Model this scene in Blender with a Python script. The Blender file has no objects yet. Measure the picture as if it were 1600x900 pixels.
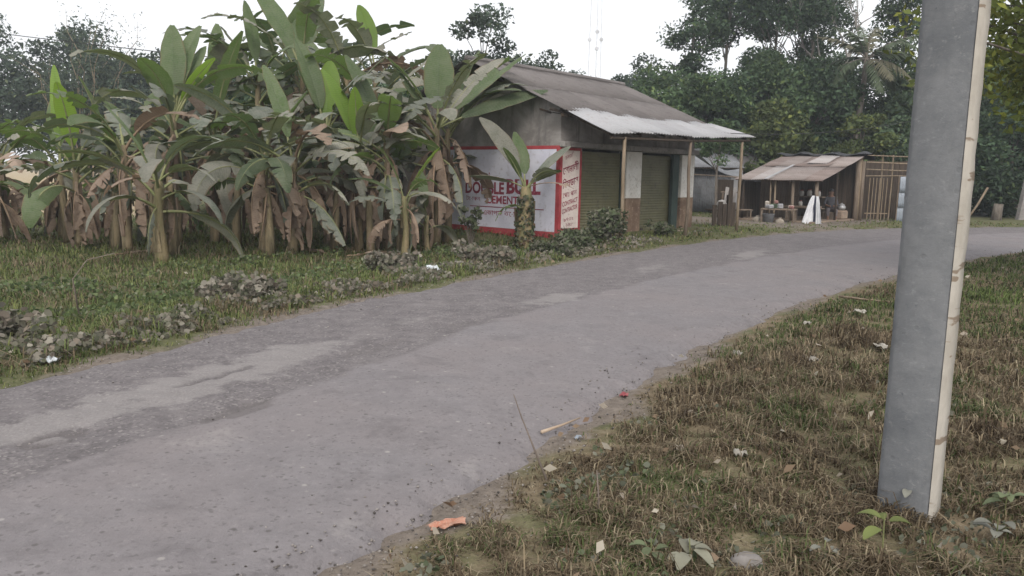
import bpy, bmesh, math, random
import numpy as np
from mathutils import Vector, Matrix

sc = bpy.context.scene
COL = sc.collection
R = math.radians

# ------------------------------------------------------------------ camera
PITCH, ROLL, EYE = R(8.1), R(1.2), 1.6
cam_d = bpy.data.cameras.new('camera'); cam = bpy.data.objects.new('camera', cam_d); COL.objects.link(cam)
cam_d.sensor_width = 36; cam_d.lens = 36*1250/1600
cam_d.clip_start = 0.05; cam_d.clip_end = 3000
_f = Vector((0, math.cos(PITCH), -math.sin(PITCH))); _r0 = Vector((1, 0, 0)); _u0 = _r0.cross(_f)
_r = _r0*math.cos(ROLL)+_u0*math.sin(ROLL); _u = _r.cross(_f)
mw = Matrix((( _r.x, _u.x, -_f.x, 0), (_r.y, _u.y, -_f.y, 0), (_r.z, _u.z, -_f.z, EYE), (0, 0, 0, 1)))
cam.matrix_world = mw
sc.camera = cam

# ------------------------------------------------------------------ sky, sun, exposure
SUN_EL, SUN_AZ = R(42), R(178)         # azimuth clockwise from +Y (view direction): behind the camera
world = bpy.data.worlds.new('World'); sc.world = world; world.use_nodes = True
wn = world.node_tree; wn.nodes.clear()
w_out = wn.nodes.new('ShaderNodeOutputWorld'); w_bg = wn.nodes.new('ShaderNodeBackground')
sky = wn.nodes.new('ShaderNodeTexSky'); sky.sky_type = 'NISHITA'; sky.sun_disc = False
sky.sun_elevation = SUN_EL; sky.sun_rotation = SUN_AZ; sky.air_density = 1.0; sky.dust_density = 6.0; sky.ozone_density = 1.0
w_hs = wn.nodes.new('ShaderNodeHueSaturation'); w_hs.inputs['Saturation'].default_value = 0.25
w_mix = wn.nodes.new('ShaderNodeMix'); w_mix.data_type = 'RGBA'; w_mix.inputs[0].default_value = 0.55
w_mix.inputs[7].default_value = (14.6, 14.7, 15.0, 1)          # an even, white overcast veil
wn.links.new(sky.outputs[0], w_hs.inputs['Color']); wn.links.new(w_hs.outputs[0], w_mix.inputs[6])
wn.links.new(w_mix.outputs[2], w_bg.inputs[0]); wn.links.new(w_bg.outputs[0], w_out.inputs[0])
w_bg.inputs[1].default_value = 0.1
sun_d = bpy.data.lights.new('sun', 'SUN'); sun = bpy.data.objects.new('sun', sun_d); COL.objects.link(sun)
sun_d.energy = 1.4; sun_d.angle = R(28); sun_d.color = (1.0, 0.93, 0.84)
sdir = Vector((math.sin(SUN_AZ)*math.cos(SUN_EL), math.cos(SUN_AZ)*math.cos(SUN_EL), math.sin(SUN_EL)))
sun.rotation_euler = sdir.to_track_quat('Z', 'Y').to_euler(); sun.location = (2, -30, 40)
vs = sc.view_settings
vs.view_transform = 'Standard'; vs.look = 'None'; vs.gamma = 1.0; vs.exposure = 0.37; vs.use_curve_mapping = False
cy = sc.cycles
cy.use_denoising = True
cy.max_bounces = 6; cy.diffuse_bounces = 3; cy.glossy_bounces = 2; cy.transmission_bounces = 3; cy.volume_bounces = 0
cy.caustics_reflective = False; cy.caustics_refractive = False

# ------------------------------------------------------------------ helpers: materials
def node(nt, typ, ins=None, **props):
    n = nt.nodes.new(typ)
    for k, v in props.items(): setattr(n, k, v)
    for k, v in (ins or {}).items():
        s = n.inputs[k]
        if isinstance(v, bpy.types.NodeSocket): nt.links.new(v, s)
        else: s.default_value = v
    return n
def rgba(c): return (c[0], c[1], c[2], 1)
def mixc(nt, fac, a, b, blend='MIX'):
    n = nt.nodes.new('ShaderNodeMix'); n.data_type = 'RGBA'; n.blend_type = blend
    for i, v in ((0, fac), (6, a), (7, b)):
        if isinstance(v, bpy.types.NodeSocket): nt.links.new(v, n.inputs[i])
        else: n.inputs[i].default_value = v if i == 0 else rgba(v)
    return n.outputs[2]
def math_(nt, op, a, b=0.5, clamp=False):
    n = nt.nodes.new('ShaderNodeMath'); n.operation = op; n.use_clamp = clamp
    for i, v in ((0, a), (1, b)):
        if isinstance(v, bpy.types.NodeSocket): nt.links.new(v, n.inputs[i])
        else: n.inputs[i].default_value = v
    return n.outputs[0]
def smooth(nt, v, lo, hi):
    n = node(nt, 'ShaderNodeMapRange', {0: v, 1: lo, 2: hi, 3: 0.0, 4: 1.0}, interpolation_type='SMOOTHSTEP')
    return n.outputs[0]
def coords(nt, kind='Object', scale=(1, 1, 1)):
    tc = nt.nodes.new('ShaderNodeTexCoord')
    mp = node(nt, 'ShaderNodeMapping', {'Vector': tc.outputs[kind], 'Scale': scale})
    return mp.outputs[0]
def noise(nt, vec, scale, detail=4, rough=0.55, dist=0.0):
    return node(nt, 'ShaderNodeTexNoise', {'Vector': vec, 'Scale': scale, 'Detail': detail, 'Roughness': rough, 'Distortion': dist}).outputs[0]
def start(name):
    m = bpy.data.materials.new(name); m.use_nodes = True; nt = m.node_tree; nt.nodes.clear()
    out = nt.nodes.new('ShaderNodeOutputMaterial'); b = nt.nodes.new('ShaderNodeBsdfPrincipled')
    nt.links.new(b.outputs[0], out.inputs[0])
    return m, nt, b, out
def fin(nt, b, col, rough=0.85, bump=None, bstr=0.3, bdist=0.02, spec=0.25, metal=0.0):
    nt.links.new(col, b.inputs['Base Color'])
    if isinstance(rough, bpy.types.NodeSocket): nt.links.new(rough, b.inputs['Roughness'])
    else: b.inputs['Roughness'].default_value = rough
    b.inputs['Specular IOR Level'].default_value = spec; b.inputs['Metallic'].default_value = metal
    if bump is not None:
        bn = node(nt, 'ShaderNodeBump', {'Height': bump, 'Strength': bstr, 'Distance': bdist})
        nt.links.new(bn.outputs[0], b.inputs['Normal'])
MATS = {}
def simple(name, c1, c2, scale=4, c3=None, rough=0.85, bstr=0.3, stretch=(1, 1, 1), spec=0.25, metal=0.0, lo=0.35, hi=0.65, fine=None):
    """two or three tones of noise plus a finer grain that also makes the relief"""
    if name in MATS: return MATS[name]
    m, nt, b, out = start(name)
    v = coords(nt, 'Object', stretch)
    n1 = noise(nt, v, scale, 5, 0.6)
    c = mixc(nt, smooth(nt, n1, lo, hi), c1, c2)
    n2 = noise(nt, v, (fine or scale*7), 4, 0.65)
    if c3 is not None: c = mixc(nt, smooth(nt, n2, 0.52, 0.72), c, c3)
    oi = nt.nodes.new('ShaderNodeObjectInfo')
    val = node(nt, 'ShaderNodeMapRange', {0: oi.outputs['Random'], 1: 0.0, 2: 1.0, 3: 0.86, 4: 1.12}).outputs[0]
    hs = node(nt, 'ShaderNodeHueSaturation', {'Color': c, 'Value': val})
    fin(nt, b, hs.outputs[0], rough, n2, bstr, 0.01, spec, metal)
    MATS[name] = m
    return m
def leafmat(name, hue=1.0, trans=0.25, rough=0.7, tint=(1, 1, 1)):
    """foliage coloured by the mesh's own leaf colours, a little light coming through"""
    if name in MATS: return MATS[name]
    m, nt, b, out = start(name)
    at = node(nt, 'ShaderNodeAttribute', attribute_name='Col')
    c = mixc(nt, 1.0, at.outputs['Color'], tint, 'MULTIPLY')
    nt.links.new(c, b.inputs['Base Color']); b.inputs['Roughness'].default_value = rough; b.inputs['Specular IOR Level'].default_value = 0.2
    tr = node(nt, 'ShaderNodeBsdfTranslucent', {'Color': c})
    mx = node(nt, 'ShaderNodeMixShader', {0: trans, 1: b.outputs[0], 2: tr.outputs[0]})
    nt.links.new(mx.outputs[0], out.inputs[0])
    MATS[name] = m
    return m

# ------------------------------------------------------------------ helpers: meshes
def obj(name, me, parent=None, mat=None, loc=None, rot=None):
    o = bpy.data.objects.new(name, me); COL.objects.link(o)
    if mat is not None and len(me.materials) == 0: me.materials.append(mat)
    if parent is not None: o.parent = parent
    if loc is not None: o.location = loc
    if rot is not None: o.rotation_euler = rot
    return o
def tag(o, label=None, cat=None, group=None, kind=None):
    if label: o['label'] = label
    if cat: o['category'] = cat
    if group: o['group'] = group
    if kind: o['kind'] = kind
    return o
def thing(name, label, cat, loc=(0, 0, 0), rz=0.0, group=None):
    o = bpy.data.objects.new(name, None); COL.objects.link(o); o.empty_display_size = 0.2
    o.location = loc; o.rotation_euler = (0, 0, rz)
    return tag(o, label, cat, group)
def np_mesh(name, V, F, col=None, uv=None, smooth_=False, matidx=None, mats=()):
    """V (n,3); F (m,k) with k = 3 or 4; col (n,3) per vertex"""
    V = np.asarray(V, np.float32); F = np.asarray(F, np.int32)
    me = bpy.data.meshes.new(name)
    k = F.shape[1]; m = F.shape[0]
    me.vertices.add(len(V)); me.vertices.foreach_set('co', V.ravel())
    me.loops.add(m*k); me.loops.foreach_set('vertex_index', F.ravel())
    me.polygons.add(m); me.polygons.foreach_set('loop_start', np.arange(0, m*k, k, dtype=np.int32))
    try: me.polygons.foreach_set('loop_total', np.full(m, k, np.int32))
    except Exception: pass
    if smooth_: me.polygons.foreach_set('use_smooth', np.ones(m, bool))
    for mt in mats: me.materials.append(mt)
    if matidx is not None: me.polygons.foreach_set('material_index', np.asarray(matidx, np.int32))
    me.update(calc_edges=True)
    if col is not None:
        a = me.attributes.new('Col', 'FLOAT_COLOR', 'POINT')
        c4 = np.ones((len(V), 4), np.float32); c4[:, :3] = col
        a.data.foreach_set('color', c4.ravel())
    if uv is not None:
        l = me.uv_layers.new(name='UVMap'); l.data.foreach_set('uv', np.asarray(uv, np.float32)[F.ravel()].ravel())
    me.validate()
    return me
class MB:
    """collects boxes, tubes and prisms into one mesh"""
    def __init__(s): s.v = []; s.f = []; s.mi = []
    def add(s, vs_, fs, mi=0):
        o = len(s.v); s.v += [tuple(p) for p in vs_]; s.f += [tuple(i+o for i in f) for f in fs]; s.mi += [mi]*len(fs); return s
    def box(s, x0, x1, y0, y1, z0, z1, mi=0, jit=0.0, rng=None):
        vs_ = [(x, y, z) for z in (z0, z1) for (x, y) in ((x0, y0), (x1, y0), (x1, y1), (x0, y1))]
        if jit: vs_ = [tuple(c+rng.uniform(-jit, jit) for c in p) for p in vs_]
        return s.add(vs_, [(3, 2, 1, 0), (4, 5, 6, 7), (0, 1, 5, 4), (1, 2, 6, 5), (2, 3, 7, 6), (3, 0, 4, 7)], mi)
    def tube(s, pts, rad, n=6, mi=0, cap=True):
        pts = [Vector(p) for p in pts]; vs_ = []; fs = []
        if not hasattr(rad, '__len__'): rad = [rad]*len(pts)
        for i, p in enumerate(pts):
            t = (pts[min(i+1, len(pts)-1)]-pts[max(i-1, 0)])
            if t.length < 1e-9: t = Vector((0, 0, 1))
            t.normalize()
            a = Vector((1, 0, 0)) if abs(t.x) < 0.8 else Vector((0, 1, 0))
            u = t.cross(a).normalized(); w = t.cross(u)
            for k in range(n):
                an = 2*math.pi*k/n
                vs_.append(p+(u*math.cos(an)+w*math.sin(an))*rad[i])
        for i in range(len(pts)-1):
            for k in range(n):
                fs.append((i*n+k, i*n+(k+1) % n, (i+1)*n+(k+1) % n, (i+1)*n+k))
        if cap:
            fs.append(tuple(range(n))); fs.append(tuple((len(pts)-1)*n+k for k in reversed(range(n))))
        return s.add(vs_, fs, mi)
    def poly(s, pts, thick, mi=0):
        """flat polygon (list of 3D points) given thickness along vector thick"""
        n = len(pts); t = Vector(thick)
        vs_ = [Vector(p) for p in pts]+[Vector(p)+t for p in pts]
        fs = [tuple(range(n)), tuple(reversed(range(n, 2*n)))]+[(i, i+n, (i+1) % n+n, (i+1) % n) for i in range(n)]
        return s.add(vs_, fs, mi)
    def mesh(s, name, mats=(), smooth_=False, bevel=0.0):
        me = bpy.data.meshes.new(name); me.from_pydata(s.v, [], s.f)
        [me.materials.append(q) for q in mats if q]
        me.polygons.foreach_set('material_index', s.mi)
        bm = bmesh.new(); bm.from_mesh(me); bmesh.ops.recalc_face_normals(bm, faces=bm.faces)
        if bevel: bmesh.ops.bevel(bm, geom=list(bm.edges), offset=bevel, segments=1, affect='EDGES')
        bm.to_mesh(me); bm.free()
        if smooth_: me.polygons.foreach_set('use_smooth', [True]*len(me.polygons))
        me.update(); return me
    def build(s, name, mat, parent=None, loc=None, rot=None, smooth_=False, bevel=0.0):
        mats = mat if isinstance(mat, (list, tuple)) else [mat]
        return obj(name, s.mesh(name, mats, smooth_, bevel), parent, None, loc, rot)

_ph = np.random.RandomState(5).uniform(0, 6.28, (40,)); _an = np.random.RandomState(6).uniform(0, 6.28, (40,))
def fnoise(x, y, wl, seed=0):
    """cheap smooth noise in about -1..1 with wavelength wl (metres)"""
    x = np.asarray(x, float); y = np.asarray(y, float); o = 0
    for i in range(6):
        j = (i+seed*7) % 40; k = 6.283/wl*(0.6+0.28*i)
        ph = _ph[j]+2.0*np.sin((x*np.cos(_an[(j+3) % 40])+y*np.sin(_an[(j+3) % 40]))*k*0.37+_ph[(j+11) % 40])
        o = o+np.sin((x*np.cos(_an[j])+y*np.sin(_an[j]))*k+ph)
    return o/3.2
def sstep(v, lo, hi):
    t = np.clip((np.asarray(v, float)-lo)/(hi-lo), 0, 1); return t*t*(3-2*t)

# ------------------------------------------------------------------ the road and the lie of the land
ROAD = [((-9.5, -10), (-5.6, -9)), ((-7.2, -4), (-3.7, -3)), ((-5.4, 1.3), (-2.1, 0.4)), ((-4.05, 4.7), (-0.72, 3.0)), ((-3.0, 7.1), (0.1, 4.35)),
        ((-2.2, 9.2), (1.1, 6.3)), ((-1.3, 10.75), (2.0, 7.8)), ((0.0, 13.1), (3.7, 10.3)), ((2.78, 17.4), (6.55, 13.8)),
        ((5.5, 21.0), (9.55, 17.0)), ((8.3, 24.1), (12.6, 19.6)), ((11.6, 26.9), (16.0, 22.1)), ((16.3, 29.2), (20.2, 24.6)),
        ((24, 31.8), (26, 27.2)), ((40, 35.5), (41, 31)), ((90, 45), (91, 40))]
def catmull(P, n):
    P = np.array(P, float); out = []
    for i in range(len(P)-1):
        p0 = P[max(i-1, 0)]; p1 = P[i]; p2 = P[i+1]; p3 = P[min(i+2, len(P)-1)]
        for t in np.linspace(0, 1, n, endpoint=False):
            out.append(0.5*((2*p1)+(-p0+p2)*t+(2*p0-5*p1+4*p2-p3)*t*t+(-p0+3*p1-3*p2+p3)*t**3))
    out.append(P[-1]); return np.array(out)
EL = catmull([p[0] for p in ROAD], 28); ER = catmull([p[1] for p in ROAD], 28)
def seg_dist(px, py, P):
    A = P[:-1]; B = P[1:]; d = np.full(px.shape, 1e9)
    for a, b in zip(A, B):
        ab = b-a; L = ab@ab
        t = np.clip(((px-a[0])*ab[0]+(py-a[1])*ab[1])/L, 0, 1)
        d = np.minimum(d, (px-a[0]-t*ab[0])**2+(py-a[1]-t*ab[1])**2)
    return np.sqrt(d)
PE_L = EL[::7]; PE_R = ER[::7]
def inside(px, py):
    P = np.vstack([PE_L, PE_R[::-1]]); c = np.zeros(px.shape, bool); j = len(P)-1
    for i in range(len(P)):
        yi, yj = P[i, 1], P[j, 1]
        cond = ((yi > py) != (yj > py)) & (px < (P[j, 0]-P[i, 0])*(py-yi)/(yj-yi+1e-12)+P[i, 0])
        c ^= cond; j = i
    return c
def road_info(x, y):
    x = np.asarray(x, float); y = np.asarray(y, float)
    dl = seg_dist(x, y, PE_L); dr = seg_dist(x, y, PE_R); ins = inside(x, y)
    sd = np.where(ins, -np.minimum(dl, dr), np.minimum(dl, dr))
    return sd, dl < dr          # signed distance, True when on the left edge's side
SHOP_C = np.array([1.13, 20.2]); SHOP_A = np.array([.669, .743]); SHOP_B = np.array([-.743, .669])
def shop_s(x, y): return (x-SHOP_C[0])*SHOP_A[0]+(y-SHOP_C[1])*SHOP_A[1]
def gz(x, y, info=None):
    x = np.asarray(x, float); y = np.asarray(y, float)
    sd, left = info if info is not None else road_info(x, y)
    z = 0.03*fnoise(x, y, 3.1, 1)+0.014*fnoise(x, y, 0.9, 2)
    amp = sstep(sd, 0.1, 1.2)
    front = sstep(shop_s(x, y), -1.2, 0.2)
    base = np.where(left, -0.27*sstep(sd, 0.5, 3.2)*(1-front)+0.06*front*sstep(sd, 0.3, 1.5), 0.05*sstep(sd, 0.1, 1.0))
    zz = base+z*(0.25+0.75*amp)
    return np.where(sd < 0, -0.10*sstep(-sd, 0.0, 0.35)+z*0.2, zz)
def gz1(x, y): return float(gz(np.array([x]), np.array([y]))[0])

# ground sheet: fine near the camera, coarse to the horizon
def axis(lo, hi, c, n):
    t = np.linspace(-1, 1, n); s = np.sinh(t*4.3)/np.sinh(4.3)
    return np.where(s < 0, c+s*(c-lo), c+s*(hi-c))
gx = axis(-700, 700, 1.0, 330); gy = axis(-300, 1300, 8.0, 330)
GX, GY = np.meshgrid(gx, gy, indexing='xy'); GX = GX.ravel(); GY = GY.ravel()
ginfo = road_info(GX, GY)
GZ = gz(GX, GY, ginfo)
nx = len(gx); ny = len(gy)
ii = (np.arange(ny-1)[:, None]*nx+np.arange(nx-1)[None, :]).ravel()
GF = np.stack([ii, ii+1, ii+nx+1, ii+nx], 1)
sdv, leftv = ginfo
def earth_mask(x, y, sd, left):
    e = 1-sstep(sd+0.10*fnoise(x, y, 1.3, 4)+0.08*fnoise(x, y, 0.4, 6), 0.0, 0.32)                      # dusty shoulders
    yard = sstep(-x-0.43*y, 0.0, 2.0)*sstep(y, 27, 31)                         # sandy yard behind the bananas
    dx, dy = x-11.5, y-30.5
    stall = np.exp(-((dx*0.669+dy*0.743)/6.0)**4-((-dx*0.743+dy*0.669-1.0)/2.9)**4)
    px_, py_ = x-7.5, y-30.5
    path = np.exp(-((px_*0.35+py_*0.93)/1.6)**4-((px_*0.93-py_*0.35)/4.5)**4)
    bank = np.exp(-(((x+4.25)/0.55)**2+((y-9.7)/0.75)**2))+0.8*np.exp(-(((x+4.7)/0.35)**2+((y-8.8)/0.3)**2))
    return np.clip(np.maximum.reduce([e, yard, stall, path, np.where(left, bank, 0)]), 0, 1), yard
E_, Y_ = earth_mask(GX, GY, sdv, leftv)
gcol = np.stack([E_, Y_, np.where(leftv, 1.0, 0.0)], 1)
g_me = np_mesh('ground', np.stack([GX, GY, GZ], 1), GF, col=gcol, smooth_=True)
m, nt, b, out = start('ground_soil')
at = node(nt, 'ShaderNodeAttribute', attribute_name='Col'); sp = node(nt, 'ShaderNodeSeparateColor', {0: at.outputs['Color']})
v = coords(nt, 'Object')
n1 = noise(nt, v, 1.1, 6, 0.65); n2 = noise(nt, v, 9, 5, 0.7); n3 = noise(nt, v, 55, 3, 0.7)
thatch = mixc(nt, smooth(nt, n2, 0.3, 0.7), (0.125, 0.096, 0.062), (0.21, 0.168, 0.112))
green = mixc(nt, smooth(nt, n2, 0.3, 0.7), (0.075, 0.08, 0.038), (0.135, 0.135, 0.07))
gmix = smooth(nt, math_(nt, 'ADD', n1, math_(nt, 'MULTIPLY', sp.outputs[2], 0.22)), 0.42, 0.66)
soil = mixc(nt, gmix, thatch, green)
dusty = mixc(nt, smooth(nt, n2, 0.3, 0.75), (0.125, 0.105, 0.09), (0.215, 0.182, 0.153))
sand = mixc(nt, smooth(nt, n1, 0.3, 0.7), (0.34, 0.265, 0.165), (0.42, 0.34, 0.22))
emask = smooth(nt, math_(nt, 'ADD', sp.outputs[0], math_(nt, 'MULTIPLY', math_(nt, 'SUBTRACT', n2, 0.5), 0.7)), 0.3, 0.65)
c = mixc(nt, emask, soil, mixc(nt, sp.outputs[1], dusty, sand))
c = mixc(nt, smooth(nt, n3, 0.56, 0.70), c, (0.07, 0.055, 0.042)); c = mixc(nt, math_(nt, 'MULTIPLY', smooth(nt, n3, 0.40, 0.28), .5), c, (0.30, 0.26, 0.22))
fin(nt, b, c, 0.95, n3, 0.5, 0.02, 0.1)
ground = obj('ground', g_me, None, m); tag(ground, 'grass and dusty soil on both sides of the road', None, None, 'structure')

# road surface
NV = 64
us = np.concatenate([np.linspace(0, len(EL)-1, 700)])
Lr = np.stack([np.interp(us, np.arange(len(EL)), EL[:, k]) for k in (0, 1)], 1)
Rr = np.stack([np.interp(us, np.arange(len(ER)), ER[:, k]) for k in (0, 1)], 1)
vv = np.linspace(-0.05, 1.05, NV)
RX = (Lr[:, None, 0]*(1-vv)+Rr[:, None, 0]*vv); RY = (Lr[:, None, 1]*(1-vv)+Rr[:, None, 1]*vv)
VV = np.broadcast_to(vv, RX.shape)
edge = np.minimum(VV, 1-VV)
wob = 0.012*fnoise(RX, RY, 0.8, 8)+0.01*fnoise(RX, RY, 0.35, 9)
over = sstep(VV+0.012*fnoise(RX, RY, 1.7, 3)+0.006*fnoise(RX, RY, 0.4, 5), 0.515, 0.53)
over *= 1-0.9*sstep(RX*0.67+RY*0.74, 17.5, 20.5)*(1-sstep(VV, 0.5, 0.56))
RZ = 0.015+0.05*(1-(2*VV-1)**2)-0.16*(1-sstep(edge+wob, -0.05, 0.035))
RZ = RZ+0.012*over+0.008*(1-over)*fnoise(RX, RY, 0.33, 10)+0.004*fnoise(RX, RY, 1.4, 11)
def blob(cx, cy_, ru, rv, ang):
    dx, dy = RX-cx, RY-cy_; c_, s_ = math.cos(ang), math.sin(ang)
    q = np.sqrt(((dx*c_+dy*s_)/ru)**2+((-dx*s_+dy*c_)/rv)**2)
    return q+0.22*fnoise(RX, RY, 0.5, 12)+0.12*fnoise(RX, RY, 0.17, 13)
dust = np.zeros_like(RX); dark = np.zeros_like(RX)
ra = math.atan2(2.2, 1.1)
for (cx, cy_, ru, rv, k) in ((-2.75, 4.6, 1.2, 0.33, 1.0), (-2.25, 5.7, 1.3, 0.42, 1.0), (-1.9, 6.6, 0.8, 0.35, .9), (-3.4, 3.4, 1.2, 0.45, 1.0),
                             (0.62, 10.0, 0.65, 0.28, 1.0), (0.3, 9.6, 0.3, 0.2, .8), (4.9, 16.4, 1.5, 0.3, 0.9), (-1.1, 8.2, 0.35, 0.2, .6), (0.1, 11.4, 0.5, 0.2, .5), (2.4, 13.6, 0.9, 0.3, .6)):
    dust = np.maximum(dust, k*(1-sstep(blob(cx, cy_, ru, rv, ra), 0.45, 1.25)))
for (cx, cy_, ru, rv, k) in ((-1.75, 4.95, 0.42, 0.13, 1.0), (-2.62, 4.35, 0.24, 0.12, 1.0), (-2.15, 5.9, 0.5, 0.05, .8), (0.05, 9.0, 0.3, 0.14, .6), (-0.5, 8.0, 0.4, 0.2, .5), (7.55, 15.3, 0.5, 0.10, 1.0), (-1.2, 6.9, 0.6, 0.1, .6)):
    q = blob(cx, cy_, ru, rv, ra); k2 = k*(1-sstep(q, 0.7, 1.05))
    if cx == -2.62: k2 = k2*sstep(q, 0.3, 0.5)
    dark = np.maximum(dark, k2); RZ = RZ-0.022*k2
dust = dust*(1-dark)
rcol = np.stack([over, dust, dark], 2).reshape(-1, 3)
nu = len(us)
ii = (np.arange(nu-1)[:, None]*NV+np.arange(NV-1)[None, :]).ravel()
r_me = np_mesh('road', np.stack([RX, RY, RZ], 2).reshape(-1, 3), np.stack([ii, ii+1, ii+NV+1, ii+NV], 1), col=rcol, smooth_=True)
m, nt, b, out = start('worn_asphalt')
at = node(nt, 'ShaderNodeAttribute', attribute_name='Col'); sp = node(nt, 'ShaderNodeSeparateColor', {0: at.outputs['Color']})
v = coords(nt, 'Object')
big = noise(nt, v, 0.55, 5, 0.6); mid = noise(nt, v, 5, 6, 0.7); fin_ = noise(nt, v, 60, 4, 0.75)
vor = node(nt, 'ShaderNodeTexVoronoi', {'Vector': v, 'Scale': 62.0}, feature='F1')
grain = node(nt, 'ShaderNodeSeparateColor', {0: vor.outputs['Color']}).outputs[0]
old = mixc(nt, smooth(nt, mid, 0.3, 0.7), (0.116, 0.104, 0.107), (0.172, 0.156, 0.158))
old = mixc(nt, math_(nt, 'MULTIPLY', smooth(nt, grain, 0.72, 0.95), .6), old, (0.085, 0.077, 0.077))
old = mixc(nt, math_(nt, 'MULTIPLY', smooth(nt, grain, 0.16, 0.02), .6), old, (0.27, 0.25, 0.24))
old = mixc(nt, math_(nt, 'MULTIPLY', smooth(nt, noise(nt, v, 1.3, 6, .72), .5, .68), .55), old, (0.19, 0.173, 0.172))
new = mixc(nt, smooth(nt, mid, 0.25, 0.75), (0.158, 0.146, 0.151), (0.208, 0.193, 0.198))
new = mixc(nt, smooth(nt, big, 0.35, 0.7), new, (0.196, 0.175, 0.176))
new = mixc(nt, math_(nt, 'MULTIPLY', smooth(nt, math_(nt, 'ADD', grain, math_(nt, 'MULTIPLY', mid, .25)), 1.04, 1.12), .6), new, (0.10, 0.092, 0.09))
stain = noise(nt, coords(nt, 'Object', (1, 1, 1)), 2.1, 6, .7, .4)
new = mixc(nt, math_(nt, 'MULTIPLY', smooth(nt, stain, .54, .68), .6), new, (0.125, 0.113, 0.116))
new = mixc(nt, math_(nt, 'MULTIPLY', smooth(nt, stain, .42, .30), .5), new, (0.27, 0.25, 0.243))
mid2 = noise(nt, v, 24, 5, .75)
new = mixc(nt, math_(nt, 'MULTIPLY', smooth(nt, mid2, .54, .70), .5), new, (0.105, 0.095, 0.098))
new = mixc(nt, math_(nt, 'MULTIPLY', smooth(nt, mid2, .44, .30), .4), new, (0.29, 0.27, 0.265))
vor2 = node(nt, 'ShaderNodeTexVoronoi', {'Vector': v, 'Scale': 14.0}, feature='F1')
spot = node(nt, 'ShaderNodeSeparateColor', {0: vor2.outputs['Color']})
pit = math_(nt, 'MULTIPLY', math_(nt, 'GREATER_THAN', math_(nt, 'ADD', spot.outputs[1], math_(nt, 'MULTIPLY', mid, .3)), 1.04), smooth(nt, vor2.outputs['Distance'], 0.24, 0.12))
new = mixc(nt, math_(nt, 'MULTIPLY', pit, 0.7), new, (0.09, 0.08, 0.078))
pale = math_(nt, 'MULTIPLY', math_(nt, 'LESS_THAN', spot.outputs[1], 0.05), smooth(nt, vor2.outputs['Distance'], 0.28, 0.12))
c = mixc(nt, sp.outputs[0], old, new)
c = mixc(nt, math_(nt, 'MULTIPLY', pale, 0.6), c, (0.34, 0.32, 0.30))
dm = smooth(nt, math_(nt, 'ADD', sp.outputs[1], math_(nt, 'MULTIPLY', math_(nt, 'SUBTRACT', math_(nt, 'ADD', math_(nt, 'MULTIPLY', mid, .6), math_(nt, 'MULTIPLY', fin_, .4)), 0.5), 1.9)), 0.25, 0.9)
c = mixc(nt, math_(nt, 'MULTIPLY', dm, 0.62), c, mixc(nt, smooth(nt, fin_, 0.35, 0.65), (0.225, 0.208, 0.202), (0.275, 0.257, 0.25)))
km = smooth(nt, math_(nt, 'ADD', sp.outputs[2], math_(nt, 'MULTIPLY', math_(nt, 'SUBTRACT', math_(nt, 'ADD', math_(nt, 'MULTIPLY', mid, .5), math_(nt, 'MULTIPLY', fin_, .5)), 0.5), 2.6)), 0.2, 0.95)
c = mixc(nt, math_(nt, 'MULTIPLY', km, 0.5), c, (0.10, 0.088, 0.085))
hgt = math_(nt, 'ADD', math_(nt, 'MULTIPLY', grain, 0.6), fin_)
fin(nt, b, c, 0.88, math_(nt, 'ADD', hgt, mid2), 0.6, 0.01, 0.25)
road = obj('road', r_me, None, m); tag(road, 'worn village road curving away to the right', None, None, 'structure')

# ------------------------------------------------------------------ materials used by many things
M_plaster = None
m, nt, b, out = start('stained_plaster')
v = coords(nt, 'Object'); n1 = noise(nt, v, 0.9, 6, 0.65, 0.6); n2 = noise(nt, v, 14, 5, 0.7); vs2 = coords(nt, 'Object', (3.5, 3.5, 0.5)); n3 = noise(nt, vs2, 1.3, 5, 0.6)
c = mixc(nt, smooth(nt, n1, 0.35, 0.68), (0.17, 0.155, 0.145), (0.33, 0.31, 0.295))
c = mixc(nt, smooth(nt, n3, 0.5, 0.75), c, (0.12, 0.112, 0.108)); c = mixc(nt, smooth(nt, n2, 0.6, 0.75), c, (0.36, 0.33, 0.30))
fin(nt, b, c, 0.95, n2, 0.4, 0.015, 0.1); M_plaster = m
M_sign = simple('lavender_white_paint', (0.47, 0.465, 0.545), (0.60, 0.595, 0.675), 1.1, (0.42, 0.40, 0.44), 0.65, 0.12, lo=0.3, hi=0.62)
M_red = simple('red_paint', (0.30, 0.035, 0.045), (0.36, 0.065, 0.07), 3, (0.20, 0.05, 0.05), 0.7, 0.1)
M_text = simple('maroon_lettering', (0.20, 0.02, 0.045), (0.28, 0.04, 0.065), 3, (0.31, 0.12, 0.16), 0.75, 0.05, fine=18)
M_pink = simple('pinkish_white_paint', (0.62, 0.53, 0.49), (0.68, 0.60, 0.56), 2, (0.5, 0.42, 0.38), 0.7, 0.1)
M_white = simple('dirty_white_paint', (0.60, 0.57, 0.53), (0.70, 0.68, 0.65), 2, (0.42, 0.39, 0.36), 0.8, 0.15)
M_brownp = simple('brown_dado_paint', (0.13, 0.085, 0.06), (0.24, 0.17, 0.12), 1.6, (0.30, 0.22, 0.16), 0.85, 0.2)
M_shut = simple('olive_shutter_paint', (0.098, 0.094, 0.045), (0.132, 0.124, 0.065), 1.2, (0.075, 0.068, 0.04), 0.55, 0.05, spec=0.4)
M_teal = simple('teal_frame_paint', (0.03, 0.048, 0.042), (0.045, 0.066, 0.058), 2, None, 0.7, 0.1)
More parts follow.
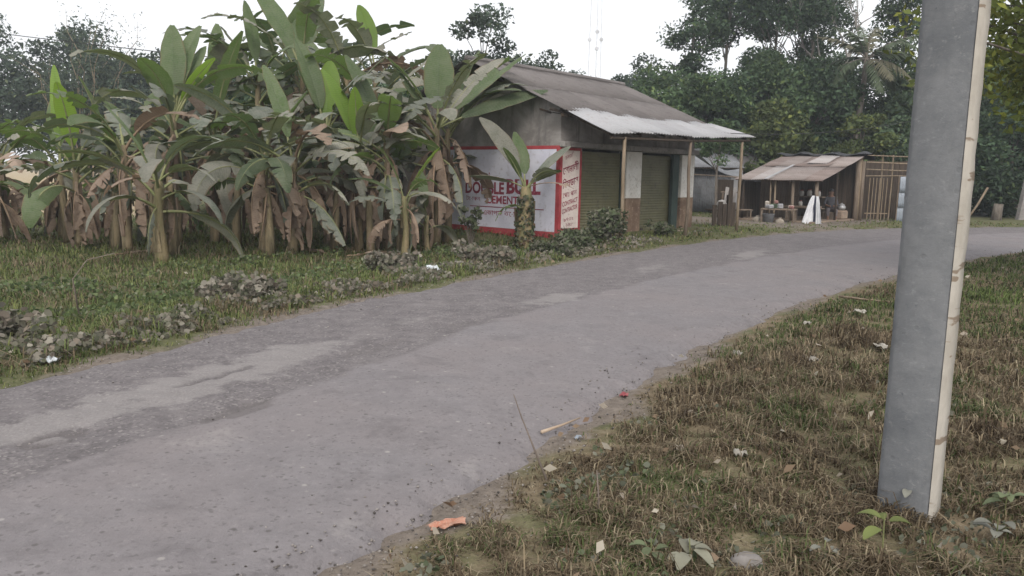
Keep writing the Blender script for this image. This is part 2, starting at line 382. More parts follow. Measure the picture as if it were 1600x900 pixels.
M_cem = simple('bare_cement', (0.20, 0.185, 0.175), (0.31, 0.29, 0.275), 1.5, (0.13, 0.12, 0.115), 0.95, 0.35)
M_roof = simple('aged_fibre_cement', (0.118, 0.106, 0.102), (0.168, 0.152, 0.147), 0.8, (0.085, 0.076, 0.072), 0.95, 0.35, fine=6)
M_tin = simple('pale_galvanised_tin', (0.30, 0.30, 0.31), (0.355, 0.35, 0.36), 0.9, (0.265, 0.25, 0.245), 0.6, 0.1, spec=0.4)
M_rust = simple('rusty_tin', (0.14, 0.108, 0.095), (0.22, 0.178, 0.162), 1.1, (0.10, 0.07, 0.056), 0.85, 0.2, stretch=(0.4, 2, 1))
M_bamb = simple('dry_bamboo', (0.185, 0.14, 0.095), (0.265, 0.21, 0.15), 3, (0.12, 0.09, 0.06), 0.75, 0.2, stretch=(4, 4, 0.6))
M_wood = simple('weathered_wood', (0.15, 0.115, 0.085), (0.23, 0.185, 0.145), 4, (0.085, 0.06, 0.045), 0.9, 0.35, stretch=(5, 5, 0.5))
M_dwood = simple('dark_old_wood', (0.045, 0.034, 0.027), (0.085, 0.065, 0.05), 4, (0.03, 0.022, 0.018), 0.9, 0.3, stretch=(5, 5, 0.5))
M_gtin = simple('dull_grey_tin', (0.13, 0.135, 0.145), (0.20, 0.205, 0.215), 1.5, (0.10, 0.085, 0.075), 0.8, 0.15)
M_bluetin = simple('bluish_tin', (0.22, 0.25, 0.29), (0.30, 0.33, 0.37), 1.5, (0.17, 0.17, 0.17), 0.7, 0.15)
M_tarp = simple('black_tarpaulin', (0.018, 0.019, 0.022), (0.035, 0.036, 0.04), 3, None, 0.55, 0.4, spec=0.4)
M_cloth = simple('white_cotton', (0.66, 0.67, 0.70), (0.76, 0.77, 0.79), 5, None, 0.95, 0.1)
M_navy = simple('dark_blue_cotton', (0.03, 0.035, 0.06), (0.05, 0.055, 0.085), 5, None, 0.95, 0.1)
M_mud = simple('mud_plinth', (0.20, 0.15, 0.115), (0.28, 0.22, 0.17), 2, (0.15, 0.11, 0.085), 0.95, 0.4)
M_bark = simple('grey_bark', (0.10, 0.085, 0.07), (0.19, 0.165, 0.14), 4, (0.06, 0.05, 0.042), 0.95, 0.5, stretch=(4, 4, 0.7))
M_fol = leafmat('tree_foliage', trans=0.22)
M_weed = leafmat('weed_foliage', trans=0.25, rough=0.8)
M_grass = leafmat('grass_blades', trans=0.3, rough=0.8)
#PART2
# ------------------------------------------------------------------ the shop
def corrugated(name, w, l, waves, amp, mat, sag=0.0, seg=4, rows=3, jit=0.0, seed=0, thick=0.006):
    """one corrugated sheet, x across (0..w), y along the slope (0..l), with two skins"""
    rng = np.random.RandomState(seed); nxs = waves*seg+1
    xs = np.linspace(0, w, nxs); ys = np.linspace(0, l, rows+1)
    X, Y = np.meshgrid(xs, ys); Z = amp*np.sin(X/w*waves*2*math.pi)+sag*np.sin(Y/l*math.pi)
    if jit: Z = Z+jit*rng.uniform(-1, 1, (rows+1, 1))*np.linspace(-1, 1, nxs)[None, :]; Y = Y+jit*rng.uniform(-1, 1)*(Y > l*0.9)
    V = np.stack([X, Y, Z], 2).reshape(-1, 3); n = len(V)
    V = np.vstack([V, V-np.array([0, 0, thick])])
    ii = (np.arange(rows)[:, None]*nxs+np.arange(nxs-1)[None, :]).ravel()
    F = np.stack([ii, ii+1, ii+nxs+1, ii+nxs], 1)
    e0 = np.arange(nxs-1); e1 = rows*nxs+e0
    F = np.vstack([F, (F+n)[:, ::-1], np.stack([e0, e0+n, e0+n+1, e0+1], 1), np.stack([e1, e1+1, e1+n+1, e1+n], 1)])
    return np_mesh(name, V, F, smooth_=False, mats=[mat])
def slope_matrix(p0, p1, xdir):
    """sheet frame: y runs from p0 to p1, x along xdir"""
    yv = (Vector(p1)-Vector(p0)).normalized(); xv = Vector(xdir); xv = (xv-yv*xv.dot(yv)).normalized(); zv = xv.cross(yv)
    return Matrix(((xv.x, yv.x, zv.x, p0[0]), (xv.y, yv.y, zv.y, p0[1]), (xv.z, yv.z, zv.z, p0[2]), (0, 0, 0, 1)))
def text_mesh(body, w, h, bold=0.0, extrude=0.004, keep=False):
    cu = bpy.data.curves.new('lettering', 'FONT'); cu.body = body; cu.size = 1.0; cu.offset = bold; cu.extrude = 0.0; cu.resolution_u = 3
    o = bpy.data.objects.new('lettering', cu); COL.objects.link(o)
    dg = bpy.context.evaluated_depsgraph_get(); dg.update()
    me = bpy.data.meshes.new_from_object(o.evaluated_get(dg)); bpy.data.objects.remove(o); bpy.data.curves.remove(cu)
    co = np.zeros(len(me.vertices)*3, np.float32); me.vertices.foreach_get('co', co); co = co.reshape(-1, 3)
    if len(co) == 0: return me
    mn = co.min(0); mx = co.max(0); s = np.array([w/max(mx[0]-mn[0], 1e-6), h/max(mx[1]-mn[1], 1e-6)])
    uv = (co[:, :2]-mn[:2])*s
    return me, uv
def put_text(name, body, parent, mat, w, h, place, bold=0.0):
    me, uv = text_mesh(body, w, h, bold)
    co = np.array([place(u, v_) for u, v_ in uv], np.float32)
    me.vertices.foreach_set('co', co.ravel()); me.materials.clear(); me.materials.append(mat); me.update()
    return obj(name, me, parent)

SHOP_R = math.atan2(SHOP_A[1], SHOP_A[0])
shop = thing('shop_building', 'grey shop with two green shutters, painted cement sign and tin awning', 'shop', (SHOP_C[0], SHOP_C[1], 0), SHOP_R)
DEP, LEN, EV, RG = 6.0, 6.6, 3.30, 4.60
def gable(x0, x1): return MB().poly([(x0, 0, -.45), (x0, DEP, -.45), (x0, DEP, EV), (x0, DEP/2, RG-0.08), (x0, 0, EV)], (x1-x0, 0, 0))
side = gable(0, 0.2).build('side_wall', M_plaster, shop)
MB().poly([(LEN-.2, 0.251, -.45), (LEN-.2, DEP, -.45), (LEN-.2, DEP, EV), (LEN-.2, DEP/2, RG-.08), (LEN-.2, 0.251, EV)], (.2, 0, 0)).build('end_wall', M_plaster, shop)
MB().box(.201, LEN-.201, DEP-.2, DEP-.002, -.4, EV-.01).build('back_wall', M_plaster, shop)
MB().box(.202, LEN, 0.001, .25, 2.45, EV-.02).build('front_wall', M_plaster, shop)
MB().box(-.03, LEN+.05, -.16, -.002, 2.30, 2.44).box(.203, LEN-.01, .002, .24, 2.29, 2.448).build('lintel', M_cem, shop, bevel=.008)
MB().box(.205, LEN+.1, -.5, .28, -.35, .05).build('plinth', M_mud, shop, bevel=.02)
# painted sign on the side wall
panel = MB().box(-.006, -.0005, .115, 4.0, .165, 2.24).build('sign_panel', M_sign, shop)
MB().box(-.008, -.0005, .118, 4.0, 2.245, 2.33).build('red_border', M_red, shop)
MB().box(-.009, -.0005, .0, .112, -.4, 2.33).build('red_border', M_red, shop)
MB().box(-.008, -.0005, .118, 4.0, -.45, .16).build('red_base_band', M_red, shop)
for body, y0, y1, z0, z1, bold in (('emami', 3.33, 2.40, 1.43, 1.63, .012), ('DOUBLE', 3.33, 1.87, 1.05, 1.38, .035), ('CEMENT', 2.52, 1.36, .80, 1.02, .025),
                                   ('একাপার কোড় শে', 2.64, 1.02, .45, .62, .006), ('টোকন', 3.3, 2.75, .86, 1.0, .0), ('৬শ্রমক্রন', 2.45, 1.75, 2.40, 2.56, .0)):
    put_text('lettering', body, panel, M_text if z0 < 2 else M_cem, y0-y1, z1-z0, lambda u, v_, a=y0, c_=z0: (-.0105 if c_ < 2 else -.003, a-u, c_+v_), bold)
put_text('lettering', 'BULL', panel, M_text, 1.78-.60, .39, lambda u, v_: (-.0105, 1.78-u, 1.08+v_), .045)
# serifs of the big word
mb = MB()
for y in (1.76, 1.42, 1.13, 0.86): mb.box(-.0125, -.0108, y-.09, y+.035, 1.435, 1.47)
for y in (1.76, 1.13, 0.86): mb.box(-.0125, -.0108, y-.10, y+.035, 1.078, 1.11)
mb.build('letter_serifs', M_text, panel)
MB().box(-.0125, -.0065, .48, 3.14, .70, .722).build('underline', M_text, panel)
# front: corner panel, pillars, shutters
MB().box(.002, .9, .0, .25, -.35, 2.295).build('corner_pillar', M_plaster, shop)
fp = MB().box(.10, .80, -.006, -.0005, .26, 2.22).build('notice_panel', M_pink, shop)
MB().box(.0, .098, -.008, -.0005, -.3, 2.295).build('red_border', M_red, shop)
MB().box(.10, .86, -.008, -.0005, 2.225, 2.295).build('red_border', M_red, shop)
MB().box(.802, .89, -.008, -.0005, -.3, 2.222).build('red_border', M_red, shop)
MB().box(.10, .80, -.008, -.0005, -.3, .255).build('red_base_band', M_red, shop)
for body, x0, w, z0, h, rise, bold in (('চলতি', .2, .35, 1.98, .13, .10, .0), ('েসানালী', .12, .64, 1.60, .24, .16, .02), ('িবলডাস', .12, .64, 1.25, .24, .16, .02),
                                       ('েপাঃ পাল', .15, .56, 1.02, .13, .10, .0), ('CONTRACT', .13, .62, .80, .12, .14, .02), ('CONTRACTOR', .13, .62, .62, .12, .14, .02), ('৯৭৩২', .2, .4, .42, .09, .05, .0), ('১৪৫', .3, .3, .31, .08, .0, .0)):
    put_text('lettering', body, fp, M_text, w, h, lambda u, v_, a=x0, c_=z0, r_=rise, ww=w: (a+u, -.0105, c_+v_+r_*u/ww), bold)
for x0, x1 in ((2.9, 3.65), (5.85, 6.6)):
    MB().box(x0, x1, -.04, .25, 1.0, 2.285).build('pillar', M_white, shop, bevel=.01)
    MB().box(x0+.002, x1-.002, -.045, .25, -.3, .999).build('pillar_base', M_brownp, shop, bevel=.01)
def shutter(x0, x1):
    pitch = .075; n = int(2.22/pitch); V = []; F = []
    for i in range(n):
        z = .06+i*pitch
        for (dy, dz) in ((.0, 0), (-.012, .018), (-.012, .05), (.0, .068)):
            V += [(x0, .17+dy, z+dz), (x1, .17+dy, z+dz)]
    for k in range(len(V)//2-1): F.append((2*k, 2*k+1, 2*k+3, 2*k+2))
    s = obj('shutter', np_mesh('shutter', V, F, mats=[M_shut]), shop)
    MB().box(x0+.01, x1-.01, .135, .165, .055, .12).build('bottom_bar', M_shut, s)
    for x in (x0+.35, x1-.35): MB().box(x-.05, x+.05, .10, .134, .07, .13).build('lock_hasp', M_dwood, s)
    for xa, xb in ((x0+.001, x0+.05), (x1-.05, x1-.001)): MB().box(xa, xb, .10, .16, .05, 2.28).build('guide_rail', M_teal, s)
shutter(.9, 2.9); shutter(3.65, 5.85)
MB().box(5.45, 5.795, .02, .12, .05, 2.28).build('side_door_leaf', M_teal, shop, bevel=.006)
# roof: purlins with the sheets laid over them
pm = MB()
for yy in (-.25, .9, 2.0, 2.92): 
    zz = RG-.10-(DEP/2-yy)*(RG-EV)/(DEP/2)-.03
    pm.box(-.28, LEN+.35, yy-.04, yy+.04, zz-.05, zz+.03)
for yy in (3.9, 5.0, 6.1):
    zz = RG-.10-(yy-DEP/2)*(RG-EV)/(DEP/2)-.03
    pm.box(-.28, LEN+.35, yy-.04, yy+.04, zz-.05, zz+.03)
roof = pm.build('roof', M_dwood, shop)
rngp = random.Random(3)
pf = Vector((0, -.42, EV-.42*(RG-EV)/3+.04)); pr = Vector((0, DEP/2, RG+.0))
ns, wsh = 7, (LEN+.75)/7
sheet_me = [corrugated('roof_sheet', wsh+.06, 1.95, 9, .022, M_roof, seed=k, jit=.004) for k in range(3)]
for side_ in (0, 1):
    lo = pf if side_ == 0 else Vector((0, DEP+.42, pf.z))
    dirv = (pr-lo).normalized()
    for row in (0, 1):
        for k in range(ns):
            st = lo+dirv*(row*1.80)+Vector((0, 0, .012*row+.004*(k % 2)))
            x = -.36+k*wsh
            p0 = (x, st.y, st.z+rngp.uniform(-.004, .004)); p1 = (x, st.y+dirv.y, st.z+dirv.z)
            if side_ == 1: p0 = (x+wsh, p0[1], p0[2]); p1 = (x+wsh, p1[1], p1[2])
            o = obj('roof_sheet', sheet_me[rngp.randrange(3)], roof); o.matrix_local = slope_matrix(p0, p1, (1, 0, 0) if side_ == 0 else (-1, 0, 0))
MB().tube([(-.37, 3, RG+.035), (3, 3, RG+.05), (LEN+.4, 3, RG+.035)], .075, 8).build('ridge_cap', M_roof, roof)
# awning
def aw_out(x): return Vector((x, -1.72, 2.60+.03*x+.03*math.sin(x*1.1)))
def aw_in(x): return Vector((x, -.30, 3.20))
am = MB()
for x in (-.05, 1.1, 2.2, 3.3, 4.4, 5.5, 6.7):
    am.tube([aw_in(x)+Vector((0, .3, .0)), aw_out(x)+Vector((0, .08, -.06))], .03, 5)
am.tube([aw_out(-.15)+Vector((0, .1, -.10)), aw_out(3.5)+Vector((0, .1, -.11)), aw_out(7.0)+Vector((0, .1, -.10))], .035, 6)
am.tube([aw_in(-.15)+Vector((0, -.05, -.06)), aw_in(7.0)+Vector((0, -.05, -.06))], .03, 6)
aw = am.build('awning', M_dwood, shop)
na = 8
for k in range(na):
    x0 = -.25+k*(7.35/na); p1 = aw_in(x0); p0 = aw_out(x0+.02)
    me = corrugated('awning_sheet', 7.35/na+.05, (p1-p0).length+.05, 7, .019, M_tin, seed=20+k, jit=.022)
    o = obj('awning_sheet', me, aw); x1 = x0+7.35/na
    xd = aw_out(x1)-aw_out(x0); o.matrix_local = slope_matrix(p0+Vector((0, 0, .006*(k % 2))), p1+Vector((0, 0, .006*(k % 2))), xd)
for (x, y, top, bend, mt) in ((.42, -1.62, None, .02, M_bamb), (3.55, -1.60, None, .05, M_wood), (6.55, -1.60, None, -.03, M_bamb)):
    zt = aw_out(x).z-.09
    pts = [(x-bend*.5, y+.02, -.2), (x+bend, y, .9), (x-bend*.4, y, 1.8), (x+bend*.3, y, zt)]
    MB().tube(pts, [.05, .047, .044, .042], 7).build('awning_post', mt, shop, smooth_=True)
# wall-top clutter under the eave corner
MB().tube([(-.34, .1, 3.2), (.05, -.35, 3.08)], .035, 5).tube([(-.3, .45, 3.22), (.1, .3, 3.12)], .03, 5).build('rafter_end', M_dwood, shop)
MB().box(-.05, 6.95, -.30, -.26, 3.02, 3.10).build('fascia_batten', M_dwood, shop)

# ------------------------------------------------------------------ near concrete pole
pole = thing('concrete_pole', 'large grey concrete utility pole standing close on the right verge', 'utility pole', (1.89, 3.62, gz1(1.89, 3.62)-.03), R(-43))
m, nt, b, out = start('cast_concrete')
v = coords(nt, 'Object'); n1 = noise(nt, v, 3.0, 6, 0.7); n2 = noise(nt, v, 34, 5, 0.75); n3 = noise(nt, coords(nt, 'Object', (1, 1, 1.6)), 22, 6, .75); n4 = noise(nt, coords(nt, 'Object', (2.5, 2.5, .5)), 3.2, 5, .65)
c = mixc(nt, smooth(nt, n1, 0.3, 0.7), (0.13, 0.137, 0.147), (0.205, 0.21, 0.218))
c = mixc(nt, math_(nt, 'MULTIPLY', smooth(nt, n4, .5, .75), .5), c, (0.095, 0.098, 0.10)); c = mixc(nt, math_(nt, 'MULTIPLY', smooth(nt, n3, 0.55, 0.72), .7), c, (0.26, 0.265, 0.27)); c = mixc(nt, smooth(nt, n2, 0.62, 0.75), c, (0.085, 0.092, 0.10))
vo = node(nt, 'ShaderNodeTexVoronoi', {'Vector': v, 'Scale': 19.0, 'Randomness': 1.0}, feature='F1')
pitm = math_(nt, 'MULTIPLY', math_(nt, 'GREATER_THAN', node(nt, 'ShaderNodeSeparateColor', {0: vo.outputs['Color']}).outputs[0], 0.86), smooth(nt, vo.outputs['Distance'], 0.3, 0.15))
c = mixc(nt, math_(nt, 'MULTIPLY', pitm, .15), c, (0.075, 0.08, 0.085))
fin(nt, b, c, 0.9, math_(nt, 'SUBTRACT', n2, math_(nt, 'MULTIPLY', pitm, .35)), 0.55, 0.006, 0.2); M_pole = m
W2, D2, CH = .119, .066, .028
V = []; F = []
prof = [(-W2+CH, -D2), (W2-.010, -D2), (W2, -D2+.008), (W2, D2-.008), (W2-.010, D2), (-W2+CH, D2), (-W2, D2-CH), (-W2, -D2+CH)]
zs = np.linspace(-.4, 8.5, 260); n = len(prof); rsj = np.random.RandomState(4)
for z in zs:
    k = 1-.02*z/8.5; lx = .001*z; ly = -.0*z
    ch = [rsj.uniform(-.0012, .0012) - (.007*rsj.rand() if rsj.rand() < .06 else 0) for _ in prof]
    for (x, y), c_ in zip(prof, ch): V.append((x*k+lx+c_*np.sign(x), y*k+ly+c_*.5, z))
for i in range(len(zs)-1):
    for k in range(n): F.append((i*n+k, i*n+(k+1) % n, (i+1)*n+(k+1) % n, (i+1)*n+k))
pb = obj('shaft', np_mesh('shaft', V, F, mats=[M_pole]), pole)
m, nt, b, out = start('pale_pole_edge')  # paler, warmer colour for one narrow side of the pole
v = coords(nt, 'Object'); n1 = noise(nt, v, 5, 5, .65); wv = noise(nt, coords(nt, 'Object', (1, 1, 6)), 3.4, 3, .5)
c = mixc(nt, smooth(nt, n1, .3, .7), (0.35, 0.325, 0.285), (0.45, 0.42, 0.375)); c = mixc(nt, smooth(nt, wv, .60, .66), c, (0.22, 0.175, 0.135))
fin(nt, b, c, .9, n1, .4, .01, .15); M_strip = m
V = []; F = []; rs = np.random.RandomState(2)
zs2 = np.linspace(-.1, 8.4, 90)
for i, z in enumerate(zs2):
    k = 1-.02*z/8.5; lx = .001*z; e = rs.uniform(-.004, .004)
    for (x, y) in ((W2-.002, -D2-.001+e*.4), (W2+.014+e, -D2+.006), (W2+.014+e, D2-.006), (W2-.002, D2)): V.append((x*k+lx, y*k, z))
for i in range(len(zs2)-1):
    for k in range(3): F.append((i*4+k, i*4+k+1, (i+1)*4+k+1, (i+1)*4+k))
strip = obj('edge_strip', np_mesh('edge_strip', V, F, mats=[M_strip]), pole)
tag(strip, 'cream edge strip with dark stains')

# far pole at the right edge, with its plates
pole2 = thing('utility_pole', 'leaning grey utility pole with small blue plates beyond the road', 'utility pole', (22.4, 35.6, 0), R(10))
MB().poly([(-.16, -.1, -.3), (.16, -.1, -.3), (.16, .1, -.3), (-.16, .1, -.3)], (1.15, 0, 8.6)).build('shaft', M_cem, pole2)
for z, mt in ((3.1, M_navy), (3.45, M_bluetin), (3.8, M_navy)): MB().box(.28+.134*(z-2), .72+.134*(z-2), -.13, -.105, z, z+.28).build('plate', mt, pole2)

# ------------------------------------------------------------------ banana plants
def banana_leafmat(name, c1, c2, rib, dust=(0.3, 0.3, 0.26), damt=0.0, trans=0.2, rough=0.6, tcol=(.17, .25, .06)):
    m, nt, b, out = start(name)
    uvn = nt.nodes.new('ShaderNodeUVMap'); uvn.uv_map = 'UVMap'
    sx = node(nt, 'ShaderNodeSeparateXYZ', {0: uvn.outputs[0]})
    ob = coords(nt, 'Object')
    oi = nt.nodes.new('ShaderNodeObjectInfo')
    veins = node(nt, 'ShaderNodeTexWave', {'Vector': node(nt, 'ShaderNodeCombineXYZ', {0: sx.outputs[1]}).outputs[0], 'Scale': 13.0, 'Distortion': 1.2, 'Detail': 2.0}).outputs['Fac']
    n1 = noise(nt, ob, 3.5, 4, .6); n2 = noise(nt, ob, 24, 3, .6)
    c = mixc(nt, smooth(nt, n1, .3, .7), c1, c2)
    c = mixc(nt, math_(nt, 'MULTIPLY', veins, .22), c, tuple(x*.6 for x in c1))
    if damt: c = mixc(nt, math_(nt, 'MULTIPLY', smooth(nt, math_(nt, 'ADD', n2, math_(nt, 'MULTIPLY', n1, .6)), .5, 1.0), damt), c, dust)
    edge_ = math_(nt, 'ABSOLUTE', sx.outputs[0], 0)
    brn = math_(nt, 'MULTIPLY', smooth(nt, math_(nt, 'ADD', edge_, math_(nt, 'MULTIPLY', n1, .5)), 1.12, 1.28), .7)
    c = mixc(nt, brn, c, (0.17, 0.11, 0.06))
    val = node(nt, 'ShaderNodeMapRange', {0: oi.outputs['Random'], 1: 0.0, 2: 1.0, 3: .78, 4: 1.2}).outputs[0]
    c = node(nt, 'ShaderNodeHueSaturation', {'Color': c, 'Value': val}).outputs[0]
    fin(nt, b, c, rough, veins, .25, .01, .3)
    tr = node(nt, 'ShaderNodeBsdfTranslucent', {'Color': mixc(nt, math_(nt, 'MULTIPLY', veins, .3), tcol, tuple(x*.6 for x in tcol))})
    mx = node(nt, 'ShaderNodeMixShader', {0: trans, 1: b.outputs[0], 2: tr.outputs[0]}); nt.links.new(mx.outputs[0], out.inputs[0])
    return m
BL = {
 'dusty': banana_leafmat('dusty_banana_leaf', (0.15, 0.16, 0.12), (0.225, 0.225, 0.185), None, (0.29, 0.275, 0.235), .75, .24, .8, (.17, .22, .07)),
 'grey':  banana_leafmat('greyish_banana_leaf', (0.105, 0.13, 0.095), (0.17, 0.185, 0.15), None, (0.24, 0.24, 0.21), .6, .24, .75, (.14, .20, .065)),
 'green': banana_leafmat('green_banana_leaf', (0.075, 0.125, 0.042), (0.11, 0.16, 0.062), None, (0.19, 0.20, 0.145), .5, .33, tcol=(.17, .27, .05)),
 'dark':  banana_leafmat('dark_banana_leaf', (0.052, 0.085, 0.036), (0.08, 0.115, 0.052), None, (0.16, 0.17, 0.12), .5, .25, tcol=(.12, .19, .05)),
 'bright': banana_leafmat('bright_banana_leaf', (0.15, 0.245, 0.04), (0.185, 0.285, 0.06), None, damt=0, trans=.5, rough=.5, tcol=(.27, .42, .04)),
 'dry':   banana_leafmat('dry_banana_leaf', (0.165, 0.112, 0.08), (0.27, 0.20, 0.15), None, (0.32, 0.26, 0.205), .4, .2, .9, (.3, .19, .11)),
 'tan':   banana_leafmat('tan_banana_leaf', (0.32, 0.235, 0.18), (0.40, 0.31, 0.25), None, (0.42, 0.33, 0.27), .4, .25, .9, (.42, .27, .16)),
}
BL['under'] = banana_leafmat('banana_leaf_underside', (0.125, 0.155, 0.095), (0.175, 0.205, 0.135), None, (0.22, 0.22, 0.18), .4, .3, .7)
UNDER = {'dusty': 'under', 'grey': 'under', 'green': 'under', 'dark': 'green', 'bright': 'bright', 'dry': 'dry', 'tan': 'dry'}
M_rib = simple('leaf_midrib', (0.17, 0.19, 0.08), (0.24, 0.24, 0.12), 3, None, .6, .1)
M_ribdry = simple('dry_midrib', (0.2, 0.14, 0.09), (0.28, 0.2, 0.14), 3, None, .9, .2)
M_stem = simple('banana_stem', (0.125, 0.105, 0.062), (0.24, 0.19, 0.115), 2.2, (0.07, 0.048, 0.03), .8, .4, stretch=(4, 4, .5))
M_stemg = simple('young_banana_stem', (0.15, 0.14, 0.068), (0.25, 0.195, 0.11), 2.2, (0.09, 0.062, 0.036), .7, .3, stretch=(4, 4, .5))
def banana_leaf(rng, L, W, e0, droop, fold, tear, kind, pet=.2, roll=0.0, curl=.25, crumple=.02, n=18, pw=1.4):
    P = np.zeros((n+1, 3)); th = np.zeros(n+1); ds = L/n
    for i in range(n+1):
        t = i/n; th[i] = e0-droop*t**pw
        if i: P[i] = P[i-1]+ds*np.array([math.cos(th[i]), 0, math.sin(th[i])])
    side_sway = rng.uniform(-.12, .12)
    P[:, 1] += side_sway*L*np.linspace(0, 1, n+1)**2
    T = np.stack([np.cos(th), np.zeros(n+1), np.sin(th)], 1); Nn = np.stack([-np.sin(th), np.zeros(n+1), np.cos(th)], 1); S = np.tile([0, 1., 0], (n+1, 1))
    cr_, sr_ = math.cos(roll), math.sin(roll); S, Nn = S*cr_+Nn*sr_, -S*sr_+Nn*cr_
    i0 = max(1, int(round(pet*n)))
    V = []; F = []; MI = []; UV = []
    def width(i):
        s = (i-i0)/(n-i0); return W*.5*max(math.sin(math.pi*min(max(s, .012), .988)**.82), 0)**.55
    for sd in (-1, 1):
        breaks = [i0]+[i for i in range(i0+1, n) if rng.random() < tear]+[n]
        for a, b_ in zip(breaks[:-1], breaks[1:]):
            f = fold+(rng.uniform(-.55, .3) if tear > .05 else rng.uniform(-.06, .06)); shrink = 1-(rng.random()*.35*tear*2.5 if rng.random() < .35 else 0)
            base = len(V); rows = b_-a+1; OFF = []
            for i in range(a, b_+1):
                w = width(i)*shrink*(1+rng.uniform(-.03, .03))
                for q in (0., .5, 1.):
                    ff = f-curl*q; slide = .16*w*q
                    if tear > .05 and q == 1. and rows > 1:
                        slide += (.22*ds if i == a and a > i0 else (-.28*ds if i == b_ and b_ < n else 0))
                    p = P[i]+S[i]*sd*w*q*math.cos(ff)+Nn[i]*(w*q*math.sin(ff)+(rng.uniform(-crumple, crumple)*W if q else 0))+T[i]*slide
                    V.append(p); UV.append((sd*q, i/n)); OFF.append((Nn[i]*math.cos(ff)-S[i]*sd*math.sin(ff))*.007)
            nv = len(V)-base
            for r_ in range(rows-1):
                for q in (0, 1):
                    k = base+r_*3+q; fa = (k, k+1, k+4, k+3) if sd > 0 else (k+3, k+4, k+1, k)
                    F.append(fa); MI.append(0)
    base = len(V)
    for i in range(n+1):
        r_ = (.024*(1-i/n)+.004)*min(1.2, L/1.6); r2 = r_*.8
        for (u, w_) in ((-1, .2), (1, .2), (.6, -1.3), (-.6, -1.3)): V.append(P[i]+S[i]*u*r_+Nn[i]*(w_*r2-.004)); UV.append((0, i/n))
    for i in range(n):
        for k in range(4): F.append((base+i*4+k, base+i*4+(k+1) % 4, base+(i+1)*4+(k+1) % 4, base+(i+1)*4+k)); MI.append(2)
    dry = kind in ('dry', 'tan')
    return np_mesh('leaf', V, F, uv=np.array(UV), smooth_=True, matidx=MI, mats=[BL[kind], BL[UNDER[kind]], M_ribdry if dry else M_rib])
def banana(seed, x, y, h, nl, L, label, lean=(0, 0), heroes=(), dead=4, hs=1.0, ls=1.22, mix=('dusty', 'dusty', 'dusty', 'grey', 'grey', 'green', 'green', 'dark', 'dry'), noright=False, r0=.105, young=False, ups=1, z=None, name='banana_plant', tear=.46, az0=None, skip=()):
    rng = random.Random(seed); z = gz1(x, y) if z is None else z; L *= ls; nl += 2
    t = thing(name, label, 'banana plant', (x, y, z-.03), 0, 'banana plants along the road')
    top = Vector((lean[0], lean[1], h)); V = []; pts = []; rad = []
    for i in range(8):
        k = i/7; pts.append((lean[0]*k*k+.02*math.sin(k*7+seed), lean[1]*k*k, h*k*1.04-.05)); rad.append(r0*(1.18-.55*k)*(1+.06*math.sin(i*2.3+seed)))
    st = MB().tube(pts, rad, 9).build('stem', M_stemg if young else M_stem, t, smooth_=True)
    # old sheaths peeling from the stem
    mb = MB()
    for i in range(6):
        a = rng.uniform(0, 6.28); z0 = h*rng.uniform(.15, .6); ln = h*rng.uniform(.2, .38); rr = r0*1.12
        c_, s_ = math.cos(a), math.sin(a); w_ = r0*.55; o_ = rng.uniform(.01, .06); k = z0/h
        bx, by = lean[0]*k*k, lean[1]*k*k
        mb.add([(bx+c_*rr-s_*w_, by+s_*rr+c_*w_, z0), (bx+c_*rr+s_*w_, by+s_*rr-c_*w_, z0), (bx+c_*(rr+o_)+s_*w_*.5, by+s_*(rr+o_)-c_*w_*.5, z0+ln), (bx+c_*(rr+o_)-s_*w_*.5, by+s_*(rr+o_)+c_*w_*.5, z0+ln),
                (bx+c_*(rr-.02)-s_*w_, by+s_*(rr-.02)+c_*w_, z0), (bx+c_*(rr-.02)+s_*w_, by+s_*(rr-.02)-c_*w_, z0)],
               [(0, 1, 2, 3), (4, 5, 2, 3), (0, 1, 5, 4)])
    mb.build('sheath', BL['dry'] if not young else M_stem, t)
    def put(me, az, dz=0., dr=.03):
        obj('leaf', me, t, None, (top.x+dr*math.cos(az), top.y+dr*math.sin(az), top.z+dz), (0, 0, az))
    az = rng.uniform(0, 6.28) if az0 is None else az0
    for i in range(nl):
        az += 2.4+rng.uniform(-.35, .35); age = i/max(nl-1, 1)
        if noright and math.cos(az) > .25 and age > .25: az += 2.0
        upr = i < (ups if rng.random() < .75 else 0)
        e0 = R(rng.uniform(66, 82)) if upr else R(66-46*age+rng.uniform(-16, 14)); dr_ = rng.uniform(.25, .6) if upr else rng.uniform(.9, 1.75)+.55*age
        kind = ('bright' if rng.random() < .12 else 'green') if upr else mix[rng.randrange(len(mix))]
        l_ = L*rng.uniform(.85, 1.1)*(1 if not upr else .95)
        put(banana_leaf(rng, l_, L*rng.uniform(.19, .25), e0, dr_, R(22-30*age+rng.uniform(-8, 8)), (.05 if rng.random() < .4 else 0) if upr else tear*rng.uniform(.3, 1.7), kind, roll=rng.uniform(-.6, .6)), az, -.36*age**1.3*h, .03+.04*age)
    for (azd, e, d, l_, w_, kind, roll, tr_) in heroes:
        put(banana_leaf(rng, l_, w_, R(e), d, R(14), tr_, kind, roll=roll), R(azd))
    for i in range(dead+4 if dead > 2 else dead):
        a = rng.uniform(0, 6.28); l_ = min(L*rng.uniform(.45, .8), h*.8); zz = -h*rng.uniform(.06, .4)
        me = banana_leaf(rng, l_, L*rng.uniform(.13, .24), R(rng.uniform(-5, 35)), R(rng.uniform(95, 125)), R(rng.uniform(-80, -25)), .4, 'dry' if rng.random() < .65 else ('tan' if rng.random() < .5 else 'grey'), curl=.6, crumple=.14, n=12, roll=rng.uniform(-.9, .9), pet=.15, pw=.38)
        put(me, a, zz, r0*.7)
    return t
U = -90
